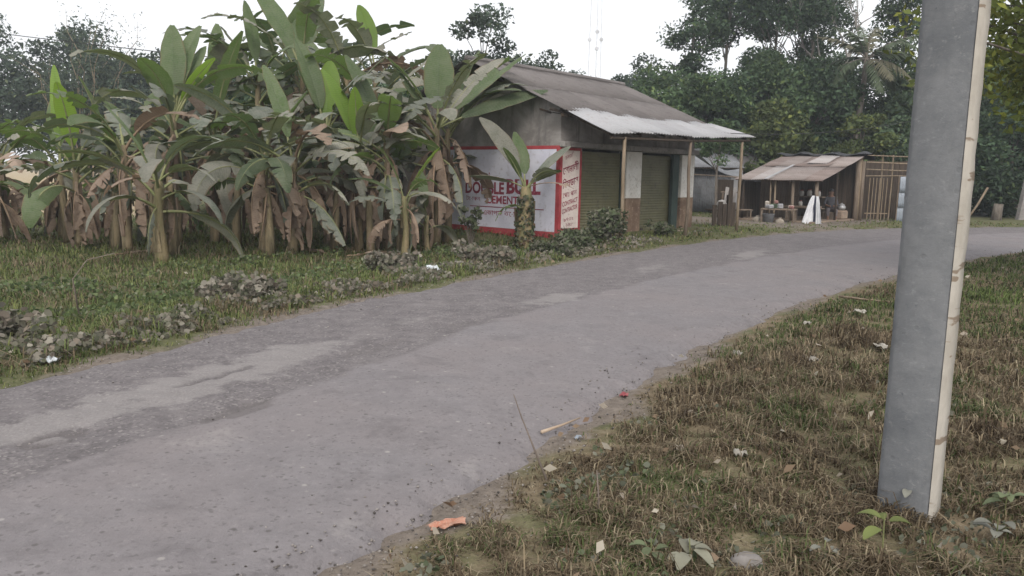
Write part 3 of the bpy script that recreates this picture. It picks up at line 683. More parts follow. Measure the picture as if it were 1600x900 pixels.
BAN = [  # seed x y stem-height leaves leaf-length label options
 (1, -6.85, 15.5, 1.75, 8, 1.55, 'young banana plant with spreading dusty leaves, foremost of the left clump', dict(young=True, dead=2, mix=('dusty', 'dusty', 'dusty', 'grey'), tear=.06, r0=.12, heroes=((185, 30, .9, 1.7, .36, 'dusty', .3, 0), (-25, 35, 1.35, 1.5, .38, 'dusty', -.3, .04), (215, 20, 1.5, 1.1, .36, 'tan', .2, .1)))),
 (2, -9.9, 18.2, 2.1, 8, 1.75, 'banana plant with brown stem and torn dusty leaves near left edge', dict(dead=4)),
 (3, -8.3, 17.2, 2.5, 9, 1.8, 'banana plant with thick pale stem just left of the foremost young one', dict(dead=4, heroes=((185, 40, 1.25, 1.9, .5, 'grey', .5, .25),))),
 (4, -7.8, 18.6, 3.35, 9, 2.1, 'tall banana plant whose upright leaf stands highest at left', dict(dead=4, ups=1, heroes=((95, 84, .22, 2.1, .58, 'green', .0, 0), (60, 70, .35, 1.9, .5, 'green', .1, 0), (20, 66, .4, 1.6, .46, 'bright', -.5, 0), (-100, 66, .8, 1.6, .56, 'green', .2, .05)))),
 (5, -7.3, 19.6, 2.9, 9, 2.0, 'banana plant with shaggy dry skirt behind the left clump', dict(dead=7)),
 (6, -5.5, 17.6, 2.35, 9, 1.9, 'leaning banana plant with thin brown stem and long flat leaves', dict(dead=4, lean=(.12, -.1), heroes=((175, 25, .9, 1.9, .42, 'dusty', .2, .1), (5, 35, 1.1, 1.9, .42, 'dusty', -.2, .1)))),
 (7, -4.9, 17.7, 2.3, 8, 1.8, 'banana plant with hanging brown leaves at centre of the clump', dict(dead=7, lean=(.1, -.1), heroes=((-90, 15, 1.5, 1.2, .48, 'grey', 0, .05),))),
 (8, -4.5, 19.4, 3.1, 9, 2.1, 'banana plant with one fresh bright yellow green leaf', dict(dead=4, heroes=((100, 78, .2, 1.75, .64, 'bright', -.25, 0), (-20, 55, .3, 2.3, .42, 'dusty', .4, .1), (140, 70, .3, 1.9, .45, 'green', .2, 0)))),
 (9, -3.6, 18.7, 2.5, 8, 1.9, 'banana plant with a long grey leaf pointing left, middle of grove', dict(dead=6, heroes=((195, 12, .3, 1.9, .42, 'dusty', .5, .1), (-95, 80, .3, 1.5, .36, 'bright', .3, 0)))),
 (10, -2.95, 18.7, 2.7, 9, 1.9, 'banana plant with brown shaggy trunk left of the sign', dict(dead=8, heroes=((-70, 40, 1.2, 1.5, .55, 'tan', .4, .05), (-45, 30, 1.0, 1.4, .55, 'dusty', -.2, .05)))),
 (11, -2.35, 17.4, 1.5, 5, 1.1, 'short banana plant with dead collar and fresh green leaf at grove corner', dict(dead=5, young=True, r0=.08, heroes=((30, 62, .35, 1.35, .42, 'bright', -.5, 0), (-10, 25, 1.5, 1.3, .36, 'dusty', 0, .1)))),
 (12, -1.95, 20.3, 3.25, 9, 2.2, 'tall banana plant whose leaves reach over the shop gable', dict(dead=6, heroes=((85, 84, .15, 2.1, .78, 'green', 0, 0), (14, 46, .2, 2.9, .55, 'green', .5, .08), (2, 26, .25, 2.9, .58, 'dark', .6, .05), (30, 58, .5, 2.6, .5, 'dusty', .3, .2), (-75, 35, 1.3, 2.1, .5, 'dusty', .3, .12), (168, 62, .4, 2.1, .5, 'dark', 0, .1)))),
 (13, -2.05, 18.9, 1.0, 4, 1.0, 'slender young banana sucker with drooping leaves beside the sign', dict(young=True, dead=2, r0=.065, tear=.05)),
 (14, .28, 19.7, 1.55, 2, 1.2, 'single banana plant with ivy covered trunk in front of the sign', dict(dead=0, r0=.2, young=True, az0=1.2, ls=1.0, heroes=((150, 68, .55, 2.1, .5, 'dusty', -.5, .0), (100, 72, .3, 1.5, .42, 'green', .3, 0), (12, 52, .35, 1.5, .3, 'grey', .6, 0), (8, 38, .5, .95, .38, 'dark', -.4, 0), (-8, 22, .9, 1.2, .3, 'tan', .2, .2), (178, 25, .6, 1.4, .3, 'dusty', .2, .1)))),
 (15, -12.6, 19.8, 2.3, 8, 1.9, 'banana plant cut by the left picture edge', dict(dead=5, mix=('green', 'green', 'grey', 'dusty'))),
 (16, -13.9, 21.2, 2.4, 8, 1.9, 'banana plant with tan fan of dry leaf at far left', dict(dead=4, mix=('green', 'dusty', 'green'), heroes=((-60, 70, 2.0, 1.1, .5, 'tan', .3, .3),))),
 (17, -11.6, 20.6, 2.1, 8, 1.9, 'banana plant with one light green spear leaf at left', dict(dead=4, mix=('green', 'green', 'dusty'), heroes=((90, 86, .1, 2.5, .33, 'bright', .4, 0),))),
 (18, -10.9, 21.8, 2.3, 8, 1.9, 'banana plant with tan folded dry leaf among left background', dict(dead=4, mix=('green', 'grey', 'dusty'), heroes=((-80, 74, 2.0, 1.3, .6, 'tan', .3, .25),))),
 (19, -7.0, 22.2, 4.7, 11, 2.4, 'very tall banana plant rising behind centre of the grove', dict(dead=5, heroes=((150, 55, .5, 2.3, .5, 'dusty', .4, .15), (120, 80, .2, 2.2, .5, 'green', .5, 0)))),
 (20, -5.9, 22.6, 5.1, 11, 2.4, 'tallest banana plant, its crown cut by the top edge', dict(dead=5, heroes=((60, 75, .3, 2.4, .6, 'dark', .2, .05),))),
 (21, -8.3, 22.6, 4.0, 10, 2.2, 'banana plant with dark glossy crown behind the left clump', dict(dead=4, heroes=((75, 84, .1, 2.2, .5, 'green', .6, 0),))),
 (22, -4.75, 23.0, 4.9, 11, 2.4, 'tall banana plant with feathery torn leaf against the sky', dict(dead=5, heroes=((-5, 50, .6, 2.2, .5, 'dusty', .3, .5),))),
 (23, -3.8, 21.8, 3.9, 10, 2.2, 'banana plant with pale leaf slanting down to the right', dict(dead=5, heroes=((-20, 40, .15, 2.5, .5, 'dusty', .5, .05),))),
 (24, -1.75, 21.3, 3.2, 9, 2.1, 'banana plant wedged between grove and shop gable', dict(dead=6, heroes=((0, 48, .9, 2.6, .55, 'dusty', .4, .25), (-25, 58, 1.2, 2.6, .55, 'grey', .2, .3), (20, 66, .7, 2.8, .6, 'green', -.3, .1)) , mix=('green', 'dark', 'dusty', 'grey'))),
 (25, -7.3, 25.2, 5.4, 11, 2.4, 'rearmost tall banana plant with dark crown', dict(dead=3, mix=('green', 'dark', 'grey'))),
 (26, -9.5, 22.8, 2.9, 9, 2.1, 'banana plant behind the upright leaf at left', dict(dead=4)),
 (27, -12.0, 18.4, 1.9, 7, 1.6, 'banana plant with brown drooping leaf at left foreground', dict(dead=6, heroes=((-20, 45, 1.9, 1.4, .42, 'tan', .3, .3),))),
 (28, -5.7, 26.2, 5.4, 10, 2.4, 'tall banana plant behind the grove, half hidden', dict(dead=3, mix=('green', 'dark', 'grey'))),
 (29, -6.2, 20.4, 2.3, 8, 1.9, 'banana plant deep in shade at the middle of the grove', dict(dead=6)),
 (30, -3.9, 20.3, 2.2, 8, 1.8, 'banana plant deep in shade left of the shop', dict(dead=7)),
 (32, -4.3, 25.0, 5.0, 10, 2.3, 'tall banana plant at the right rear of the grove', dict(dead=3, mix=('green', 'dusty', 'grey', 'dark'))),
 (33, -6.5, 24.2, 4.9, 10, 2.3, 'tall banana plant between the two highest crowns', dict(dead=3, mix=('green', 'dusty', 'grey', 'dark'))),
 (34, -8.9, 24.8, 4.3, 9, 2.2, 'banana plant at the left rear of the tall crowns', dict(dead=3, mix=('green', 'dusty', 'grey', 'dark'))),
 (31, -9.0, 19.9, 2.0, 7, 1.7, 'banana plant with slim stem in second row at left', dict(dead=4, r0=.08)),
]
for (sd_, x, y, h, nl, L, lab, kw) in BAN: banana(sd_, x, y, h*(.92 if sd_ != 14 else 1), nl, L, lab, noright=sd_ in (10, 11, 12, 13, 23, 24, 30), **kw)
# bare stems that have lost their crowns
rng = random.Random(77)
for (x, y, h, lx, lab) in ((-7.35, 16.4, 1.5, .05, 'cut banana stem left of the foremost young plant'), (-7.05, 16.6, 1.7, -.04, 'pale cut banana stem touching the foremost young plant'), (-9.2, 18.4, 1.8, .1, 'dark cut banana stem in left clump'), (-8.9, 17.9, 1.3, -.06, 'short cut banana stem in left clump'),
                        (-6.3, 18.2, 1.6, .05, 'brown cut banana stem at middle of left clump'), (-5.15, 16.9, 1.5, .15, 'slim orange brown cut banana stem leaning right'), (-10.7, 19.2, 1.7, -.1, 'cut banana stem near left picture edge'), (-3.2, 18.0, 1.4, .02, 'shaggy cut banana stem left of the sign'),
                        (-2.55, 18.2, 1.5, -.03, 'thin cut banana stem next to the short plant'), (-4.1, 18.3, 1.6, .1, 'cut banana stem at right of centre clump')):
    t = thing('banana_stump', lab, 'banana stem', (x, y, gz1(x, y)-.05), rng.uniform(0, 6), 'cut banana stems in the grove')
    MB().tube([(0, 0, 0), (lx*.3, 0, h*.4), (lx, .02, h*.8), (lx*1.3, .02, h)], [.12, .10, .085, .06], 8).build('stem', M_stem, t, smooth_=True)
    for k in range(2):
        me = banana_leaf(rng, h*.75, .34, R(10), R(105), R(-60), .3, 'dry', curl=.5, crumple=.1, n=10, pet=.1, pw=.35)
        obj('dead_leaf', me, t, None, (lx, .02, h*.95), (0, 0, rng.uniform(0, 6.28)))
#PART3
# ------------------------------------------------------------------ leaves, trees, shrubs
def leaf_cloud(C, size, rs, cols, flat=0.0, aspect=.5, droop=0.0, hexa=False):
    """one diamond leaf for every centre; cols (n,3)"""
    n = len(C); d = rs.normal(size=(n, 3)); d[:, 2] = d[:, 2]*(1-flat)-droop; d /= np.linalg.norm(d, axis=1)[:, None]+1e-9
    a = rs.normal(size=(n, 3)); a[:, 2] *= (1-flat)
    s = np.cross(d, a); s /= np.linalg.norm(s, axis=1)[:, None]+1e-9
    nn = np.cross(d, s); size = np.broadcast_to(size, (n,))*rs.uniform(.65, 1.35, n)
    L = d*size[:, None]; W = s*(size*aspect*.5)[:, None]; K = nn*(size*.12)[:, None]
    if hexa:
        V = np.stack([C-L*.5, C-L*.22+W*.9+K, C+L*.15+W*.8+K, C+L*.5, C+L*.15-W*.8+K, C-L*.22-W*.9+K], 1).reshape(-1, 3)
        b6 = np.arange(n)[:, None]*6; F = np.concatenate([b6+np.array([0, 1, 4, 5]), b6+np.array([1, 2, 3, 4])], 0)
        return V, F, np.repeat(cols, 6, 0)
    V = np.stack([C-L*.5, C+W+K, C+L*.5, C-W+K], 1).reshape(-1, 3)
    F = np.arange(n*4).reshape(n, 4)
    return V, F, np.repeat(cols, 4, 0)
def tree(seed, name, label, x, y, H, cr, base=.35, nl=7000, leaf=.22, col=(.05, .075, .03), colv=.35, trunk=.16, clumps=22, rc=.28, z=None, lean=(0, 0), cat='tree', group='trees behind the shop and stall', squash=1.0, limbs=True, pale=.15, tcol=None, flat=.2, shape=1.0):
    rs = np.random.RandomState(seed); z = gz1(x, y) if z is None else z
    if base < .3 and name == 'tree': cr *= 1.25; nl = int(nl*1.95); clumps = 50; leaf *= 1.08
    t = thing(name, label, cat, (x, y, z), 0, group)
    cz = H*(base+1)/2; hz = H*(1-base)/2*squash
    K = []
    while len(K) < clumps:
        p = rs.uniform(-1, 1, 3)
        if p@p > 1: continue
        k = (p[2]+1)/2; taper = (1-.55*k**2)*shape+(1-shape)*(.55+.45*k)
        K.append((p[0]*cr*taper+lean[0]*k, p[1]*cr*taper+lean[1]*k, cz+p[2]*hz))
    K = np.array(K)
    Rk = cr*rc*rs.uniform(.7, 1.5, clumps)
    tone = rs.uniform(1-colv, 1+colv, clumps); idx = rs.randint(0, clumps, nl)
    g = rs.normal(size=(nl, 3)); g /= np.linalg.norm(g, axis=1)[:, None]; rr = rs.uniform(.15, 1, nl)**.5
    C = K[idx]+g*(rr*Rk[idx])[:, None]*np.array([1, 1, .72])
    cols = np.array(col)[None, :]*(tone[idx]*rs.uniform(.75, 1.25, nl))[:, None]
    warm = rs.rand(nl) < pale; cols[warm] *= np.array([1.5, 1.3, .95])
    V, F, cc = leaf_cloud(C, leaf, rs, cols, flat)
    obj('crown', np_mesh('crown', V, F, col=cc, mats=[M_fol]), t)
    mb = MB(); hh = H*(base+.62*(1-base))
    pts = [(lean[0]*k*.6+.10*math.sin(seed+k*4)*k, lean[1]*k*.6+.08*math.cos(seed+k*5)*k, hh*k-.1) for k in (0, .15, .35, .55, .75, 1)]
    mb.tube(pts, [trunk*1.3, trunk, trunk*.85, trunk*.7, trunk*.5, trunk*.2], 7)
    if limbs:
        for k in range(0, clumps):
            if rs.rand() < .25: continue
            e = Vector(K[k]); h0 = min(max(e.z-rs.uniform(.25, .6)*cr-.1*H, H*base*.6), hh*.92); q = h0/hh
            i = min(int(q*5), 4); s = Vector(pts[i]).lerp(Vector(pts[i+1]), .5); s.z = h0
            mid_ = s.lerp(e, .55)+Vector((0, 0, .12*cr)); w = trunk*.34*(1-.5*q)
            mb.tube([s, mid_, e], [w, w*.65, w*.25], 5, cap=False)
    mb.build('trunk', tcol or M_bark, t, smooth_=True)
    return t
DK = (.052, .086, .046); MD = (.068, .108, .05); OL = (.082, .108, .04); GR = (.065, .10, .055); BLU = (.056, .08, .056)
TR = [ # seed label x y H crown-r base opts
 (1, 'distant feathery tree left of the tall crown, above shop roof', 7.9, 54, 9.2, 2.9, .3, dict(col=BLU, nl=5000, leaf=.26)),
 (2, 'tall narrow tree standing alone right of the shop ridge', 9.8, 46, 13.2, 1.9, .38, dict(col=DK, nl=5600, clumps=26, rc=.42, trunk=.15, shape=.4)),
 (3, 'round bushy tree just behind the shop roof end', 7.6, 43, 7.4, 2.5, .1, dict(col=MD, nl=7000)),
 (4, 'tall thin tree with bare trunk and high crown over the awning', 11.9, 47, 14.6, 2.0, .62, dict(col=DK, nl=5200, clumps=16, rc=.4, trunk=.14)),
 (5, 'tall forked tree with high dark crown above the wood', 14.2, 46.5, 15.0, 3.0, .58, dict(col=DK, nl=10000, clumps=22, rc=.42, trunk=.13, lean=(.6, 0))),
 (6, 'broad high tree with layered branches in middle of the wood', 17.2, 50, 15.2, 3.8, .42, dict(col=DK, nl=12000, clumps=34, rc=.28, trunk=.2)),
 (7, 'dense dark tree behind the awning', 10.6, 41, 6.8, 2.7, .06, dict(col=DK, nl=8500)),
 (8, 'dense mid green tree behind the tea stall, left', 12.8, 41.5, 8.0, 2.6, .06, dict(col=MD, nl=8500)),
 (9, 'dense shadowy tree behind the tea stall roof', 15.0, 42, 8.2, 2.7, .06, dict(col=DK, nl=8500)),
 (12, 'leafy tree right of the palm beside the near pole', 19.6, 43, 7.2, 2.5, .1, dict(col=DK, nl=8500)),
 (13, 'tall loose tree partly hidden by the near pole', 21.6, 46, 13.5, 3.3, .3, dict(col=DK, nl=13000, clumps=34, rc=.32)),
 (14, 'low dark tree behind the bamboo frame', 18.0, 38.5, 4.4, 2.2, .02, dict(col=GR, nl=6500)),
 (15, 'dark tree hidden behind the near pole', 23.2, 43, 9.5, 3.0, .1, dict(col=DK, nl=6500)),
 (16, 'dark tree right of the near pole', 25.6, 42.5, 8.4, 2.9, .05, dict(col=DK, nl=8000)),
 (17, 'broad tree at the right picture edge above the far pole', 29.0, 45, 11.0, 3.6, .1, dict(col=MD, nl=8500)),
 (18, 'low dark thicket tree by the far pole', 23.6, 38.6, 4.8, 2.4, .0, dict(col=DK, nl=7500)),
 (19, 'leafy tree behind the far pole at right edge', 27.2, 40.5, 6.8, 2.6, .0, dict(col=DK, nl=7000)),
 (20, 'yellowish olive tree just above the tea stall', 12.0, 37.5, 5.0, 1.7, .15, dict(col=OL, nl=4200, pale=.2)),
 (21, 'olive green sapling above the stall roof, right', 16.2, 37.8, 4.9, 1.3, .2, dict(col=OL, nl=2600, pale=.2)),
 (22, 'small leafy tree at the right end of the shop', 8.1, 32.2, 3.9, .8, .55, dict(col=MD, nl=1600, leaf=.15, trunk=.07)),
 (23, 'distant grey green tree at far left edge', -24.5, 56, 9.0, 4.0, .1, dict(col=BLU, nl=8500, leaf=.28, group='trees beyond the left yard')),
 (24, 'distant rounded tree second from left edge', -31.5, 58, 11.4, 4.2, .1, dict(col=BLU, nl=6500, leaf=.28, group='trees beyond the left yard')),
 (25, 'distant hazy tree above the tan dry leaf at left', -26.5, 53, 8.8, 4.0, .1, dict(col=BLU, nl=7500, leaf=.26, group='trees beyond the left yard')),
 (26, 'distant tree showing between left banana leaves', -20.5, 57, 8.6, 3.6, .08, dict(col=BLU, nl=7000, leaf=.26, group='trees beyond the left yard')),
 (27, 'distant tree behind the tall banana crowns', -15.5, 56, 9.6, 3.8, .08, dict(col=GR, nl=6500, leaf=.26, group='trees beyond the left yard')),
 (28, 'loose airy tree rising behind the banana grove and gable', -1.7, 41, 10.0, 2.4, .36, dict(col=BLU, nl=8500, clumps=34, rc=.3, trunk=.15)),
 (29, 'small distant flat topped tree above the shop ridge', 7.0, 88, 14.0, 3.6, .45, dict(col=BLU, nl=2500, leaf=.34, squash=.6, trunk=.2)),
 (30, 'distant spreading tree right of the lattice mast', 13.2, 84, 13.4, 4.2, .5, dict(col=BLU, nl=3000, leaf=.34, squash=.6, trunk=.2)),
 (31, 'distant tree behind the middle banana plants', -9.5, 55, 9.0, 3.6, .05, dict(col=GR, nl=5500, leaf=.26, group='trees beyond the left yard')),
 (32, 'tree behind shop gable seen through banana leaves', -4.6, 47, 8.0, 3.0, .1, dict(col=GR, nl=5500, leaf=.24, group='trees beyond the left yard')),
 (33, 'small airy tree sloping down to the shop ridge', 1.6, 44, 7.9, 1.7, .5, dict(col=BLU, nl=2200, rc=.3, trunk=.1)),
 (34, 'tall tree filling the gap behind the palm', 20.2, 55, 10.5, 3.0, .2, dict(col=DK, nl=5000)),
 (35, 'high crowned tree at top left of the bare tree', 15.9, 44.5, 14.0, 2.0, .66, dict(col=DK, nl=4800, clumps=16, rc=.45, trunk=.11)),
 (36, 'mid height tree behind the awning corner', 9.2, 40, 6.8, 2.4, .05, dict(col=MD, nl=7000)),
 (37, 'broad dark tree in the middle of the wood', 13.8, 45, 8.4, 2.6, .12, dict(col=DK, nl=8000)),
 (38, 'broad dark tree left of the palm', 16.9, 44, 7.0, 2.3, .12, dict(col=DK, nl=8000)),
 (39, 'tree closing the gap left of the near pole', 21.2, 41, 8.2, 2.5, .08, dict(col=GR, nl=7500)),
 (40, 'tree rising behind the shop ridge end', 11.4, 44.5, 6.9, 2.4, .12, dict(col=DK, nl=8000)),
 (44, 'dense distant tree filling the top left corner', -35.0, 54, 10.4, 4.2, .08, dict(col=BLU, nl=8000, leaf=.26, group='trees beyond the left yard')),
 (41, 'added dark fill tree behind the banana grove, left', -10.8, 31, 4.6, 2.2, .02, dict(col=DK, nl=4500, group='trees beyond the left yard')),  # this and the next two: added fill, darkens the gaps through the grove
 (42, 'added dark fill tree behind the banana grove, middle', -7.6, 31.5, 5.0, 2.3, .02, dict(col=DK, nl=4500, group='trees beyond the left yard')),
 (43, 'added dark fill tree behind the banana grove, next to the shop', -4.4, 31, 5.0, 2.3, .02, dict(col=DK, nl=4500, group='trees beyond the left yard')),
]
for (sd_, lab, x, y, H, cr, base, kw) in TR: tree(sd_, 'tree', lab, x, y, H, cr, base, **kw)
# leafy branch tree close by on the right, its crown hanging into the frame
tree(61, 'roadside_tree', 'near bright green tree whose boughs hang in at top right', 10.35, 12.6, 6.2, 4.2, .36, 26000, .15, (.125, .155, .038), .3, .2, 120, .22, group='trees at the right verge', pale=.3)

# bare branching tree
t = thing('bare_tree', 'pale leafless tree with forking branches against the sky', 'tree', (17.6, 45.5, 0), 0, 'trees behind the shop and stall')
mb = MB(); rng = random.Random(9)
def fork(p, d, l, r, n):
    e = p+d*l+Vector((rng.uniform(-.1, .1), rng.uniform(-.1, .1), .0))*l
    mb.tube([p, p.lerp(e, .5)+Vector((rng.uniform(-.05, .05)*l, 0, 0)), e], [r, r*.85, r*.65], 5, cap=False)
    if n:
        for k in range(2 if rng.random() < .6 else 3):
            fork(e, (d+Vector((rng.uniform(-.75, .75), rng.uniform(-.5, .5), rng.uniform(-.05, .4)))).normalized(), l*rng.uniform(.62, .85), r*.62, n-1)
fork(Vector((0, 0, -.1)), Vector((.02, 0, 1)), 6.6, .15, 0)
fork(Vector((.0, 0, 6.4)), Vector((.25, 0, 1)).normalized(), 1.9, .11, 4); fork(Vector((.05, 0, 6.0)), Vector((-.4, 0, .9)).normalized(), 1.9, .09, 4)
mb.build('branches', simple('pale_bark', (.26, .24, .22), (.36, .34, .31), 3, None, .9, .3), t)

# coconut palm
pl = thing('coconut_palm', 'coconut palm with drooping fronds behind the bamboo frame', 'palm tree', (17.0, 40.5, 0), 0, 'trees behind the shop and stall')
MB().tube([(0, 0, -.1), (.05, 0, 2), (-.05, 0, 4.2), (.1, 0, 6.0), (.15, 0, 7.6)], [.2, .17, .15, .14, .12], 8).build('trunk', M_bark, pl, smooth_=True)
rs = np.random.RandomState(4)
for i in range(19):
    az = i*2.4+rs.uniform(-.3, .3); e0 = R(rs.uniform(-20, 75)); L = rs.uniform(2.4, 3.2); dr = rs.uniform(.8, 1.5); n = 14
    P = [np.zeros(3)]; T = []
    for k in range(n):
        th = e0-dr*(k/n)**1.2; d = np.array([math.cos(th), 0, math.sin(th)]); T.append(d); P.append(P[-1]+d*L/n)
    V = []; F = []; C = []
    for k in range(2, n):
        for sub in (0, .5):
            p = P[k]*(1-sub)+P[k+1]*sub; l = (.62*math.sin(math.pi*min((k+sub)/n*.9+.1, 1))**.6)
            for s in (-1, 1):
                tip = p+T[k]*l*.55+np.array([0, s*l*.75, -l*rs.uniform(.25, .75)]); o = len(V); w = T[k]*.05
                V += [p-w, p+w, (p+tip)/2+w+np.array([0, 0, .04]), tip, (p+tip)/2-w+np.array([0, 0, .04])]; 
                F += [(o, o+1, o+2, o+4), (o+4, o+2, o+3, o+3)]
                cc = np.array((.075, .098, .055))*rs.uniform(.7, 1.25) if i < 15 else np.array((.11, .105, .065))*rs.uniform(.8, 1.2); C += [cc]*5
    F4 = [f for f in F if len(set(f)) == 4]; F3 = [f[:3] for f in F if len(set(f)) < 4]
    tris = [(f[0], f[1], f[2]) for f in F4]+[(f[0], f[2], f[3]) for f in F4]+F3
    fr = obj('frond', np_mesh('frond', V, tris, col=np.array(C), mats=[M_fol]), pl, None, (.15, 0, 7.55), (0, 0, az))
    MB().tube([tuple(p) for p in P[::3]], [.035, .03, .02, .015, .01][:len(P[::3])], 4, cap=False).build('midrib', M_bark, fr)

# bamboo clump at far left: feathery tips against the sky
bc = thing('bamboo_clump', 'feathery bamboo clump with thin tips against the sky at left', 'bamboo', (-27.0, 50.5, -.2), 0, 'trees beyond the left yard')
rs = np.random.RandomState(12); mb = MB(); CC = []
for i in range(18):
    a = rs.uniform(0, 6.28); r0 = rs.uniform(0, 1.6); l = rs.uniform(8, 12.5); bend = rs.uniform(.8, 3.6)
    pts = [(r0*math.cos(a)+bend*math.cos(a)*k**2.2+rs.uniform(-.5, .5)*k, r0*math.sin(a)+bend*math.sin(a)*k**2.2, l*(k-.12*k**3)) for k in np.linspace(0, 1, 8)]
    mb.tube(pts, [.055, .05, .045, .04, .03, .022, .014, .006], 5, cap=False)
    for k in range(3, 8):
        CC.append(np.array(pts[k])+rs.normal(size=(60 if k < 6 else 18, 3))*np.array([.34, .34, .4]))
mb.build('culms', M_bamb, bc)
CC = np.vstack(CC); cols = np.array((.075, .10, .06))*rs.uniform(.6, 1.3, (len(CC), 1))
V, F, cc = leaf_cloud(CC, .19, rs, cols, 0, .3, .5); obj('foliage', np_mesh('foliage', V, F, col=cc, mats=[M_fol]), bc)

# ------------------------------------------------------------------ lattice mast far away
tw = thing('lattice_mast', 'thin distant lattice telecom mast above the shop roof', 'mast', (14.2, 150, 0))
M_steel = simple('pale_painted_steel', (.5, .5, .52), (.58, .58, .6), 2, None, .6, .05)
legs = [(-1.35, 0), (.35, .6), (1.25, -.5)]
for (x, y) in legs: MB().tube([(x, y, 0), (x*.75, y*.75, 30), (x*.45, y*.45, 58)], [.055, .05, .045], 5).build('leg', M_steel, tw)
mb = MB()
for k in range(22):
    z0 = 1+k*2.5; s0 = 1-.25*z0/30 if z0 < 30 else .75-.3*(z0-30)/28; z1 = z0+2.5; s1 = 1-.25*z1/30 if z1 < 30 else .75-.3*(z1-30)/28
    for i in range(3):
        a, b_ = legs[i], legs[(i+1) % 3]
        mb.tube([(a[0]*s0, a[1]*s0, z0), (b_[0]*s1, b_[1]*s1, z1)], .016, 3, cap=False)
mb.build('bracing', M_steel, tw)
for (x, y, z) in ((-1.1, 0, 26), (1.0, -.4, 26), (.3, .5, 27.5), (.28, .45, 24.5)): MB().tube([(x, y-.3, z), (x, y-.2, z), (x, y+.2, z)], [.3, .36, .1], 10).build('dish', M_steel, tw)

# ------------------------------------------------------------------ wires
M_wire = simple('black_cable', (.02, .02, .02), (.03, .03, .03), 5, None, .6, 0)
def wire(label, a, b_, sag, r=.012, n=18):
    a, b_ = Vector(a), Vector(b_); pts = []
    for k in range(n+1):
        t_ = k/n; p = a.lerp(b_, t_); p.z -= sag*4*t_*(1-t_); pts.append(p)
    o = MB().tube(pts, r, 4, cap=False).build('overhead_wire', M_wire); tag(o, label, 'wire', 'overhead wires')
wire('thin black wire crossing the sky at upper left', (-40, 36, 9.6), (-.3, 23.6, 4.2), .5, .013)
wire('pale service wire running from the gable across the trees', (.9, 20.0, 3.12), (22.6, 35.6, 6.2), 1.3, .010)
#PART4
# ------------------------------------------------------------------ tea stall beyond the bend
ST = (11.0, 29.0)
def st_world(x, y): return (ST[0]+x*SHOP_A[0]+y*SHOP_B[0], ST[1]+x*SHOP_A[1]+y*SHOP_B[1])
SZ = -.02
stall = thing('tea_stall', 'open tea stall with rusty tin lean-to roof on wooden posts', 'stall', (ST[0], ST[1], SZ), SHOP_R)
def rz_(x): return 1.66+x*.232
MB().box(-.25, 4.5, .05, 3.3, -.2, .14).build('plinth', M_mud, stall, bevel=.03)
for (x, y, r_, mt) in ((0, .12, .07, M_wood), (0, 1.0, .055, M_wood), (0, 1.68, .035, M_bamb), (-.02, 1.85, .03, M_bamb), (0, 2.95, .05, M_dwood), (2.0, .15, .04, M_dwood)):
    MB().tube([(x, y, -.05), (x+.02, y, .8), (x, y+.01, rz_(x)-.05)], [r_*1.1, r_, r_*.95], 7).build('post', mt, stall, smooth_=True)
for k, (dx, dy) in enumerate(((0, 0), (.16, .05), (-.15, .03), (.06, -.1))):
    MB().tube([(4.05+dx, .05+dy, -.05), (4.05+dx*.8, .05+dy, 1.2), (4.05+dx*.6, .05+dy, rz_(4.05)-.04-.05*k)], .085, 7).build('corner_post', M_wood if k else M_bamb, stall, smooth_=True)
fr = MB()
for x in (.02, 1.4, 2.8, 4.1): fr.tube([(x, -.05, rz_(x)-.05), (x, 3.3, rz_(x)-.05)], .035, 6)
for y in (.1, 1.1, 2.1, 3.1): fr.tube([(-.1, y, rz_(-.1)-.1), (4.25, y, rz_(4.25)-.1)], .03, 6)
rf = fr.build('roof', M_wood, stall)
cols_ = [('rusty_tin', M_rust), ('brown_tin', simple('brown_tin', (.195, .162, .148), (.265, .228, .212), .9, (.14, .105, .09), .85, .2, stretch=(.4, 2, 1))), ('pale_rusty_tin', simple('pale_rusty_tin', (.28, .25, .24), (.36, .335, .325), 1.0, (.22, .165, .145), .8, .2, stretch=(.4, 2, 1)))]
order = [0, 1, 1, 2, 1]
for k in range(5):
    for row in (0, 1):
        me = corrugated('roof_sheet', .74, 2.42, 8, .013, cols_[order[k] if row == 0 else (order[k]+1) % 2][1], seed=50+k*2+row, jit=.02)
        o = obj('roof_sheet', me, rf); y1 = .62+k*.66; x0 = -.22+row*2.25; lift = .012*(k % 2)+.02*row
        o.matrix_local = slope_matrix((x0, y1, rz_(x0)+lift), (x0+1, y1, rz_(x0+1)+lift), (0, -1, 0))
o = obj('roof_sheet', corrugated('roof_sheet', .8, 1.5, 8, .012, cols_[2][1], seed=71, jit=.02), rf); o.matrix_local = slope_matrix((2.4, 1.55, rz_(2.4)+.07), (3.4, 1.55, rz_(3.4)+.07), (0, -1, 0)); tag(o, 'pale newer tin sheet patched onto the rusty roof')
for y in (1.94,):
    MB().box(-.25, 2.3, y-.02, y+.10, 0, .012).build('roof_batten', M_tin, rf, (0, 0, 0)).matrix_local = Matrix.Translation((0, 0, rz_(0)+.035)) @ Matrix.Rotation(-math.atan(.232), 4, 'Y')
